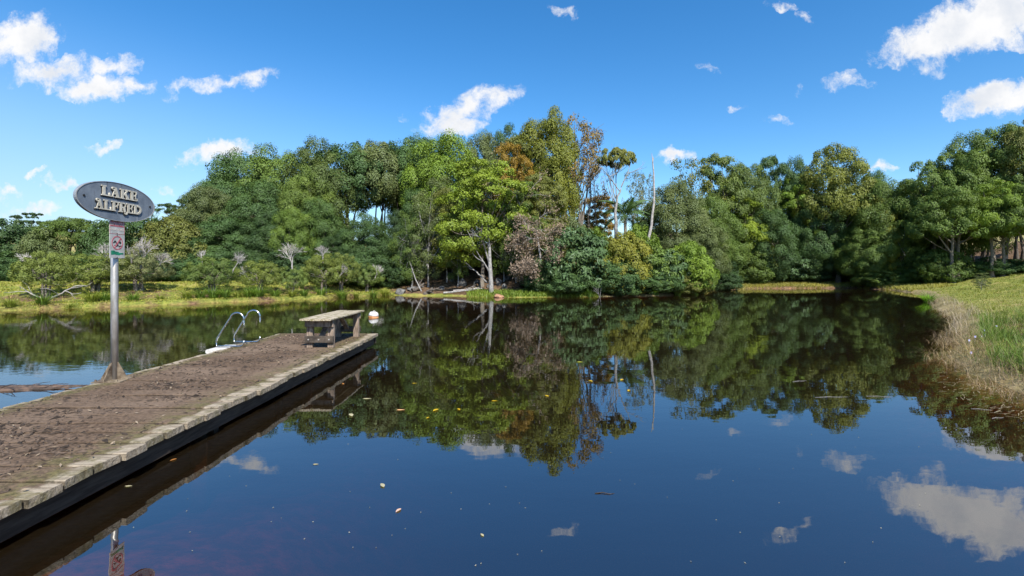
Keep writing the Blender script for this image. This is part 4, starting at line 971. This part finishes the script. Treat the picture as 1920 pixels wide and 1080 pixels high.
# ------------------------------------------------------------------ pool ladder
M_STEEL = simple('stainless_steel', (.50, .50, .50), (.66, .66, .66), 3, .22, .05, .002, .5, 1.0)
ld = thing('pool_ladder', 'stainless steel ladder with two looped handrails at the jetty side', 'ladder', (DX0, 9.7, DTOP))
def rail_pts(y):
    P = [(-.24, y, -1.05), (-.24, y, -.16), (-.24, y, .0), (-.24, y, .13), (-.225, y, .175), (-.13, y, .325), (-.02, y, .50), (.04, y, .585)]
    for a in np.linspace(R(148), R(0), 9): P.append((.165 + .135 * math.cos(a), y, .545 + .135 * math.sin(a)))
    P += [(.30, y, .40), (.30, y, .15)]
    for a in np.linspace(0, -R(90), 6): P.append((.215 + .085 * math.cos(a), y, .105 + .085 * math.sin(a)))
    P += [(.05, y, .022), (-.215, y, .024)]
    return P
for y in (-.28, .32):
    b = MB(); b.tube(rail_pts(y), .0165, 12); b.build('rail', M_STEEL, ld, True)
for z in (-.40, -.68, -.96):
    b = MB(); b.box((0, 0, 0), (.08, .57, .025)); b.build('tread', M_STEEL, ld, loc=(-.24, .02, z))

# ------------------------------------------------------------------ lake sign
M_GALV = simple('galvanised_steel', (.30, .28, .25), (.55, .54, .53), 4, .45, .15, .004, .5, .6, stretch=(3, 3, .7))
M_RUSTY = simple('rusty_steel', (.085, .060, .040), (.26, .21, .15), 8, .75, .4, .004, .3, .2)
PY, PX_, BX = 6.60, -5.465, -5.40
sg = thing('lake_sign', 'steel pole on the jetty carrying the grey oval LAKE ALFRED board', 'sign', (PX_, PY, DTOP))
b = MB(); b.tube([(0, 0, .01), (0, 0, 1.2), (0, 0, 2.62)], .043, 20); b.build('post', M_GALV, sg, True)
b = MB(); b.box((0, 0, .006), (.36, .36, .012), Matrix.Rotation(R(8), 4, 'Z')); b.build('base_plate', M_RUSTY, sg)
for k in range(4):
    a = k * math.pi / 2; ca, sa = math.cos(a), math.sin(a); b = MB()
    fn = lambda u, v, h: (ca * u - sa * h, sa * u + ca * h, v)
    b.prism([(.040, .013), (.185, .013), (.185, .022), (.052, .245), (.040, .245)], -.005, .005, fn); b.build('gusset', M_RUSTY, sg)
    b = MB(); b.tube([(ca * .14 - sa * .14, sa * .14 + ca * .14, .012), (ca * .14 - sa * .14, sa * .14 + ca * .14, .034)], .014, 6); b.build('bolt', M_RUSTY, sg)
# the boards face along +X; u runs along +Y, v up
M_BOARD, t = new_mat('grey_board')
tcx = t.add('ShaderNodeTexCoord').outputs['Object']
st = t.noise(t.add('ShaderNodeMapping', {'Vector': tcx, 'Scale': (1, 11, .9)}).outputs[0], 1.6, 5, .6); n2 = t.noise(tcx, 5, 5, .6)
c = t.mix(t.maprange(n2, .3, .7), (.115, .140, .175), (.185, .215, .255)); c = t.mix(t.maprange(st, .58, .72, 0, .75), c, (.05, .055, .06)); c = t.mix(t.maprange(st, .40, .28, 0, .5), c, (.32, .34, .36))
out(t, princ(t, c, .7, n2, .2, .003))
M_RIM = simple('pale_rim', (.20, .20, .20), (.34, .335, .33), 8, .7)
M_CREAM = simple('cream_lettering', (.40, .375, .31), (.56, .53, .45), 14, .7, .2, .002)
M_BLACK = simple('black_paint', (.012, .012, .013), (.03, .03, .03), 10, .7)
bcy, bcz, ea, eb = 6.575 - PY, 2.742 - DTOP, .655, .262
F_ = lambda x0: (lambda u, v, h: (x0 + h, u, v))
ell = [(ea * math.cos(k / 56 * 2 * math.pi), eb * math.sin(k / 56 * 2 * math.pi)) for k in range(56)]
b = MB(); b.prism(ell, -.016, .016, F_(0)); bd = b.build('board', M_BOARD, sg, loc=(BX - PX_, bcy, bcz))
b = MB()
for k in range(56):
    (u0, v0), (u1, v1) = ell[k], ell[(k + 1) % 56]; s0 = .978
    b.prism([(u0, v0), (u1, v1), (u1 * s0, v1 * s0), (u0 * s0, v0 * s0)][::-1], .0165, .0205, F_(0))
b.build('rim', M_RIM, bd)
for u in (-.54, .56):
    b = MB(); b.tube([(.016, u, .01), (.022, u, .01)], .016, 10); b.build('bolt', M_BLACK, bd)

def arc_strip(cx, cy, r0, r1, a0, a1, n=9):
    o_ = [(cx + r1 * math.cos(R(a0 + (a1 - a0) * i / n)), cy + r1 * math.sin(R(a0 + (a1 - a0) * i / n))) for i in range(n + 1)]
    i_ = [(cx + r0 * math.cos(R(a0 + (a1 - a0) * i / n)), cy + r0 * math.sin(R(a0 + (a1 - a0) * i / n))) for i in range(n + 1)]
    return [[o_[k], o_[k + 1], i_[k + 1], i_[k]] for k in range(n)]
def rc(a, b_, c_, d_): return [[(a, b_), (c_, b_), (c_, d_), (a, d_)]]
def stem(x, w_=.24): return rc(x, 0, x + w_, 1) + rc(x - .09, 0, x + w_ + .09, .10) + rc(x - .09, .90, x + w_ + .09, 1)
def glyph(ch):
    if ch == 'L': return stem(.10) + rc(.34, 0, .74, .11) + [[(.60, .0), (.78, 0), (.78, .36), (.70, .36)]]
    if ch == 'A': return [[(.10, .05), (.20, .05), (.50, .98), (.40, .98)], [(.52, .03), (.78, .03), (.52, 1.0), (.34, 1.0)]] + rc(.22, .30, .62, .39) + rc(.0, 0, .32, .09) + rc(.44, 0, .90, .09) + arc_strip(.26, .86, .08, .17, 20, 270, 9)
    if ch == 'K': return stem(.10) + [[(.34, .42), (.44, .36), (.80, .96), (.66, .96)], [(.40, .52), (.58, .62), (.90, .04), (.64, .04)]] + rc(.58, .90, .90, 1) + rc(.56, 0, .98, .09)
    if ch == 'E': return stem(.10) + rc(.34, .0, .72, .11) + rc(.34, .89, .70, 1) + rc(.34, .46, .58, .56) + [[(.62, .66), (.70, .66), (.70, 1), (.56, 1)], [(.60, 0), (.76, 0), (.76, .36), (.68, .36)]] + rc(.54, .36, .62, .66)
    if ch == 'e': return stem(.10) + rc(.34, .89, .70, 1) + rc(.34, .46, .58, .56) + [[(.62, .66), (.70, .66), (.70, 1), (.56, 1)]] + rc(.54, .36, .62, .66) + rc(.34, .0, .62, .11) + arc_strip(.64, .14, .06, .15, -100, 150, 9)
    if ch == 'F': return stem(.10) + rc(.34, .89, .72, 1) + [[(.64, .62), (.72, .62), (.72, 1), (.58, 1)]] + rc(.34, .44, .58, .54) + rc(.54, .34, .62, .64)
    if ch == 'R': return stem(.10) + rc(.34, .90, .52, 1) + rc(.34, .46, .52, .56) + arc_strip(.50, .73, .16, .27, -90, 90, 9) + [[(.46, .48), (.66, .48), (.76, .02), (.56, .02)]] + arc_strip(.76, -.04, .06, .18, 180, 380, 9)
    if ch == 'D': return stem(.10) + rc(.34, .90, .46, 1) + rc(.34, 0, .46, .10) + arc_strip(.44, .5, .30, .50, -90, 90, 14)
def word(txt, u0, v0, u1, hgt):
    wds = {'L': .84, 'A': .88, 'K': .96, 'E': .82, 'e': .86, 'F': .78, 'R': .86, 'D': .98}
    tot = sum(wds[c_] for c_ in txt); k = (u1 - u0) / tot; u = u0
    for c_ in txt:
        g_ = glyph(c_)
        for nm_, mt_, du, dv_, h0, h1, off in (('letter_shadow', M_BLACK, -.012, -.017, .0165, .0215, 0), ('letter', M_CREAM, 0, 0, .0165, .0290, 0)):
            b = MB()
            for i, poly in enumerate(g_): b.prism([(u + p[0] * k + du, v0 + p[1] * hgt + dv_) for p in poly], h0, h1 + i * .00022, F_(0))
            b.build(nm_, mt_, bd)
        u += wds[c_] * k
word('LAKe', 6.285 - 6.575, 2.796 - bcz - DTOP, 6.90 - 6.575, .135)
word('ALFRED', 6.19 - 6.575, 2.610 - bcz - DTOP, 6.965 - 6.575, .132)
# warning plates
M_PLATE = simple('white_plate', (.34, .34, .325), (.46, .46, .44), 12, .5)
M_RED = simple('faded_red', (.36, .07, .09), (.48, .15, .17), 16, .6); M_GREEN = simple('green_paint', (.01, .13, .075), (.02, .24, .13), 14, .6)
M_FADE = simple('faded_print', (.50, .40, .36), (.62, .56, .52), 20, .6)
def flat_text(s_, size, mat, parent, u, v, h, cen=True, name='lettering'):
    cu = bpy.data.curves.new('t', 'FONT'); cu.body = s_; cu.size = size; cu.extrude = .0007; cu.align_x = 'CENTER'; cu.align_y = 'CENTER'; cu.resolution_u = 2
    to = bpy.data.objects.new('t', cu); COL.objects.link(to); bpy.context.view_layer.update()
    me_ = bpy.data.meshes.new_from_object(to.evaluated_get(bpy.context.evaluated_depsgraph_get())); bpy.data.objects.remove(to)
    me_.transform(Matrix(((0, 0, 1, 0), (1, 0, 0, 0), (0, 1, 0, 0), (0, 0, 0, 1)))); me_.materials.clear(); me_.materials.append(mat); me_.name = name
    return obj(name, me_, parent, (h, u, v))
p1 = MB(); p1.box((0, 0, 0), (.006, .250, .178), ch=.002); wp = p1.build('warning_plate', M_PLATE, sg, loc=(BX - PX_ - .006, 6.57 - PY, 2.392 - DTOP))
b = MB(); b.box((0, 0, 0), (.002, .222, .066)); b.build('red_band', M_RED, wp, loc=(.0042, 0, .046))
b = MB()
for (c_, d_) in (((.0038, 0, .086), (.0014, .246, .004)), ((.0038, 0, -.086), (.0014, .246, .004)), ((.0038, -.121, 0), (.0014, .004, .166)), ((.0038, .121, 0), (.0014, .004, .166))): b.box(c_, d_)
b.build('border', M_RED, wp)
flat_text('BEWARE', .060, M_PLATE, wp, 0, .046, .0062); flat_text('CROCODILES', .038, M_FADE, wp, 0, -.030, .0042)
p2 = MB(); p2.box((0, 0, 0), (.006, .252, .322), ch=.002); sp = p2.build('no_swimming_plate', M_PLATE, sg, loc=(BX - PX_ - .006, 6.57 - PY, 2.138 - DTOP))
b = MB(); b.raw([], [])
for poly in arc_strip(0, .045, .081, .094, 0, 360, 40): b.prism(poly, .0034, .0052, F_(0))
b.prism([(-.062, -.026), (-.050, -.036), (.066, .108), (.054, .118)], .0034, .0058, F_(0)); b.build('prohibition_ring', M_RED, sp)
b = MB()
b.prism([(-.072, .044), (-.044, .076), (-.028, .076), (-.012, .052), (.018, .030), (.006, .016), (-.022, .036), (-.034, .054), (-.060, .032)][::-1], .0034, .0042, F_(0))
b.prism([(.048 + .019 * math.cos(k * .628), .050 + .019 * math.sin(k * .628)) for k in range(10)], .0034, .0044, F_(0))
b.prism([(-.058, .006), (-.034, .022), (-.010, .004), (.012, .020), (.036, .002), (.066, .016), (.092, -.008), (.060, .000), (.036, -.014), (.012, .004), (-.010, -.012), (-.034, .006)][::-1], .0034, .0040, F_(0))
b.build('swimmer', M_BLACK, sp)
b = MB(); b.prism([(-.102, -.120), (-.104, -.062), (-.052, -.060), (-.030, -.074), (.020, -.076), (.030, -.088), (.100, -.088), (.102, -.112), (.060, -.110), (.040, -.122), (-.01, -.120), (-.04, -.112)][::-1], .0034, .0046, F_(0)); b.build('green_smear', M_GREEN, sp)
for pl, zs in ((wp, (.078, -.080)), (sp, (.148, -.150))):
    for z in zs: b = MB(); b.tube([(.003, -.005, z), (.008, -.005, z)], .006, 8); b.build('screw', M_BLACK, pl)

# ------------------------------------------------------------------ buoy
bu = thing('buoy', 'white float with orange waterline stain beyond the jetty end', 'buoy', (-5.37, 18.6, 0))
M_ORANGE = simple('stained_orange', (.34, .13, .04), (.55, .28, .12), 8, .6)
def revolve(prof, mat, name, parent, nn=24):
    b = MB(); V = [(r_ * math.cos(k / nn * 6.28319), r_ * math.sin(k / nn * 6.28319), z) for (r_, z) in prof for k in range(nn)]
    F = [(i * nn + k, i * nn + (k + 1) % nn, (i + 1) * nn + (k + 1) % nn, (i + 1) * nn + k) for i in range(len(prof) - 1) for k in range(nn)]
    b.raw(V, F + [tuple(range(nn))[::-1], tuple((len(prof) - 1) * nn + k for k in range(nn))]); return b.build(name, mat, parent, True)
o = revolve([(.09, .215), (.13, .205), (.165, .165), (.185, .11), (.19, .055)][::-1], M_WHITE, 'float', bu); o.rotation_euler = (0, R(6), 0)
o = revolve([(.06, -.2), (.15, -.12), (.187, 0), (.193, .052)], M_ORANGE, 'stained_base', bu); o.rotation_euler = (0, R(6), 0)
b = MB(); b.tube([(.03 + .04 * math.cos(a), 0, 0.215 + .04 * math.sin(a)) for a in np.linspace(0, 3.1416, 8)], .010, 6); b.build('lifting_eye', M_WHITE, bu, True)

# ------------------------------------------------------------------ floating things
rng = rngs(31)
P = [(bez(np.array([-1.5, .02, .0]), np.array([-.3, .1, .035]), np.array([1.15, .42, .0]), 12), np.array([.10, .10, .095, .09, .085, .08, .07, .06, .05, .04, .03, .012])),
     (bez(np.array([-1.3, -.10, .02]), np.array([-.6, -.02, .06]), np.array([.1, .02, .04]), 8), np.linspace(.06, .03, 8)), (bez(np.array([-.9, -.13, .03]), np.array([-.5, -.1, .07]), np.array([-.2, -.08, .03]), 6), np.linspace(.045, .02, 6))]
for i in range(8): twig_paths(rng, np.array([-1.2 + .25 * i, .0, .06]), nrm(np.array([[.9, rng.normal() * .4, .05]]))[0], .4, 1, .014, 2, .3, 0, P)
v, f = tubes_np(P, 8); M_FLOATLOG = simple('sodden_bark', (.025, .019, .015), (.12, .075, .05), 7, .6, .7, .02, .5)
o = obj('floating_log', mesh_np('floating_log', v, [f], M_FLOATLOG, smooth=True), None, (-7.05, 7.3, -.035)); o.scale = (.85, .85, .8); tag(o, 'half sunken brown log floating left of the jetty', 'log')
LEAF = []
for sd3 in range(3):
    r_ = rngs(700 + sd3); k = 7; u = np.linspace(0, 1, k); hw = .20 * np.sin(np.pi * u ** .8) + .004; zc = .06 * np.sin(np.pi * u) * (1 if sd3 else -.4) + .02
    V = np.concatenate([np.stack([u - .5, -hw, zc + .05], 1), np.stack([u - .5, 0 * u, zc], 1), np.stack([u - .5, hw, zc + .04], 1)])
    F = np.array([(i + j * k, i + 1 + j * k, i + 1 + (j + 1) * k, i + (j + 1) * k) for j in range(2) for i in range(k - 1)]); LEAF.append(mesh_np('floating_leaf', V, [F], M_LEAF, tint=np.full(len(F), .55)))
yel, crm, orr = (.50, .33, .02), (.40, .37, .24), (.36, .16, .05)
for i, (px, y_, s_, col, lab) in enumerate([
 (927, 752, .16, yel, 'yellow leaf floating in the tree reflection, brightest one'), (860, 768, .15, yel, 'small yellow leaf left of the brightest floating leaf'), (817, 770, .22, yel, 'long orange-yellow leaf floating mid-lake'),
 (777, 719, .14, yel, 'yellow leaf nearest the middle of the lake beyond the jetty'), (1025, 743, .18, yel, 'yellow leaf floating right of the brightest one'), (1166, 713, .24, yel, 'yellow leaf under the bent trunk reflection'),
 (1087, 679, .22, (.55, .55, .1), 'greenish leaf floating farthest out'), (1107, 715, .2, yel, 'pale yellow leaf between two others under the sky gap'), (1179, 733, .2, yel, 'yellow leaf lowest under the bent trunk reflection'),
 (592, 871, .10, crm, 'cream leaf floating on blue left of the cloud reflection'), (717, 911, .16, crm, 'cream leaf floating at the lower left of the lake centre'), (747, 958, .12, (.6, .4, .3), 'curled pinkish leaf floating low in the centre'),
 (688, 748, .22, crm, 'pale willow leaf near the bench reflection'), (658, 779, .24, crm, 'long pale leaf below the bench reflection'), (325, 863, .12, orr, 'orange leaf floating in the jetty shadow'), (241, 912, .11, crm, 'pale leaf floating in the jetty shadow'),
 (904, 1004, .08, crm, 'cream leaf floating nearest the bottom centre'), (802, 784, .12, yel, 'tiny yellow leaf under the long orange-yellow one'), (751, 769, .2, (.7, .4, .2), 'brown-pink leaf left of the long orange-yellow one'), (643, 720, .16, orr, 'orange leaf close to the jetty side')]):
    D = CAM_H * FPX / (y_ - HOR); x, y, z = at(px, D)
    o = obj('floating_leaf', LEAF[i % 3], None, (x, y, .002), (0, 0, i * 2.1), (s_ * .52, s_ * .52, s_ * .45)); o.color = tuple(col) + (1,); tag(o, lab, 'leaf', 'leaves floating on the lake')
M_STICK = simple('dark_stick', (.03, .022, .016), (.08, .06, .045), 9)
def stick(px, y_, ln, r_, ang, mat, lab):
    D = CAM_H * FPX / (y_ - HOR); x, y, z = at(px, D); b = MB(); b.tube([(-ln / 2, 0, .002), (-ln * .1, .012, .006), (ln * .2, -.006, .004), (ln / 2, .01, .001)], [r_, r_ * .9, r_ * .7, r_ * .3], 6)
    o = b.build('floating_stick', mat, None, True, loc=(x, y, 0), rot=(0, 0, ang)); tag(o, lab, 'stick', 'sticks floating on the lake')
stick(1134, 926, .16, .004, -.05, M_STICK, 'short dark stick floating on the blue water')
stick(1560, 745, .5, .003, .06, M_PALEBARK, 'long pale stick floating in the right tree reflection')
stick(1650, 744, .35, .003, -.15, M_PALEBARK, 'short pale stick floating near the right bank')
stick(1500, 715, .3, .003, .3, M_PALEBARK, 'thin pale stick floating left of the long one')
stick(1840, 768, .22, .003, -.3, M_PALEBARK, 'pale stick floating off the nearest right reeds')
stick(1872, 784, .2, .003, .2, M_PALEBARK, 'pale stick floating lowest by the right reeds')
# straw lying on the water by the right bank
rng = rngs(55); n = 420
pxs = 1760 + 170 * rng.random(n); yps = 690 + 160 * rng.random(n); D = CAM_H * FPX / (yps - HOR); x = (pxs - 960) / FPX * D
kk = (shore_dist(x, D) < -.02) & (shore_dist(x, D) > -1.1); x, D = x[kk], D[kk]; n = len(x); a = rng.normal(size=n) * .5 + .3; l = .04 + .14 * rng.random(n) ** 2; Vs = []
dx_, dy_ = np.cos(a) * l / 2, np.sin(a) * l / 2; px2, py2 = -np.sin(a) * .0025, np.cos(a) * .0025; zz = np.full(n, .004)
Vs = np.stack([np.stack([x - dx_ - px2, D - dy_ - py2, zz], 1), np.stack([x + dx_ - px2, D + dy_ - py2, zz], 1), np.stack([x + dx_ + px2, D + dy_ + py2, zz], 1), np.stack([x - dx_ + px2, D - dy_ + py2, zz], 1)], 1).reshape(-1, 3)
o = obj('floating_straw', mesh_np('floating_straw', Vs, [np.arange(4 * n).reshape(-1, 4)], M_GRASS, tint=np.full(n, .6))); o.color = (.36, .32, .25, 1); o['kind'] = 'stuff'

# pollen specks and scraps lying on the water
rng = rngs(66); n = 100
yps = 600 + 470 * rng.random(n); pxs = 250 + 1500 * rng.random(n); D = CAM_H * FPX / (yps - HOR); x = (pxs - 960) / FPX * D
kk = (shore_dist(x, D) < -.3) & ~((x > DX0 - .1) & (x < DX1 + .1) & (D < 11.7)); x, D = x[kk], D[kk]; n = len(x)
C = np.stack([x, D, np.full(n, .004)], 1); N = nrm(np.array([0, 0, 1.]) + rng.normal(size=(n, 3)) * .08)
lv, lf = leaves_np(C, N, .009 + .007 * rng.random(n), .006, rng); lv[:, 2] = np.maximum(lv[:, 2], .002)
o = obj('floating_specks', mesh_np('floating_specks', lv, [lf], M_LEAF, tint=.3 + .6 * rng.random(n))); o.color = (.42, .38, .26, 1); o['kind'] = 'stuff'
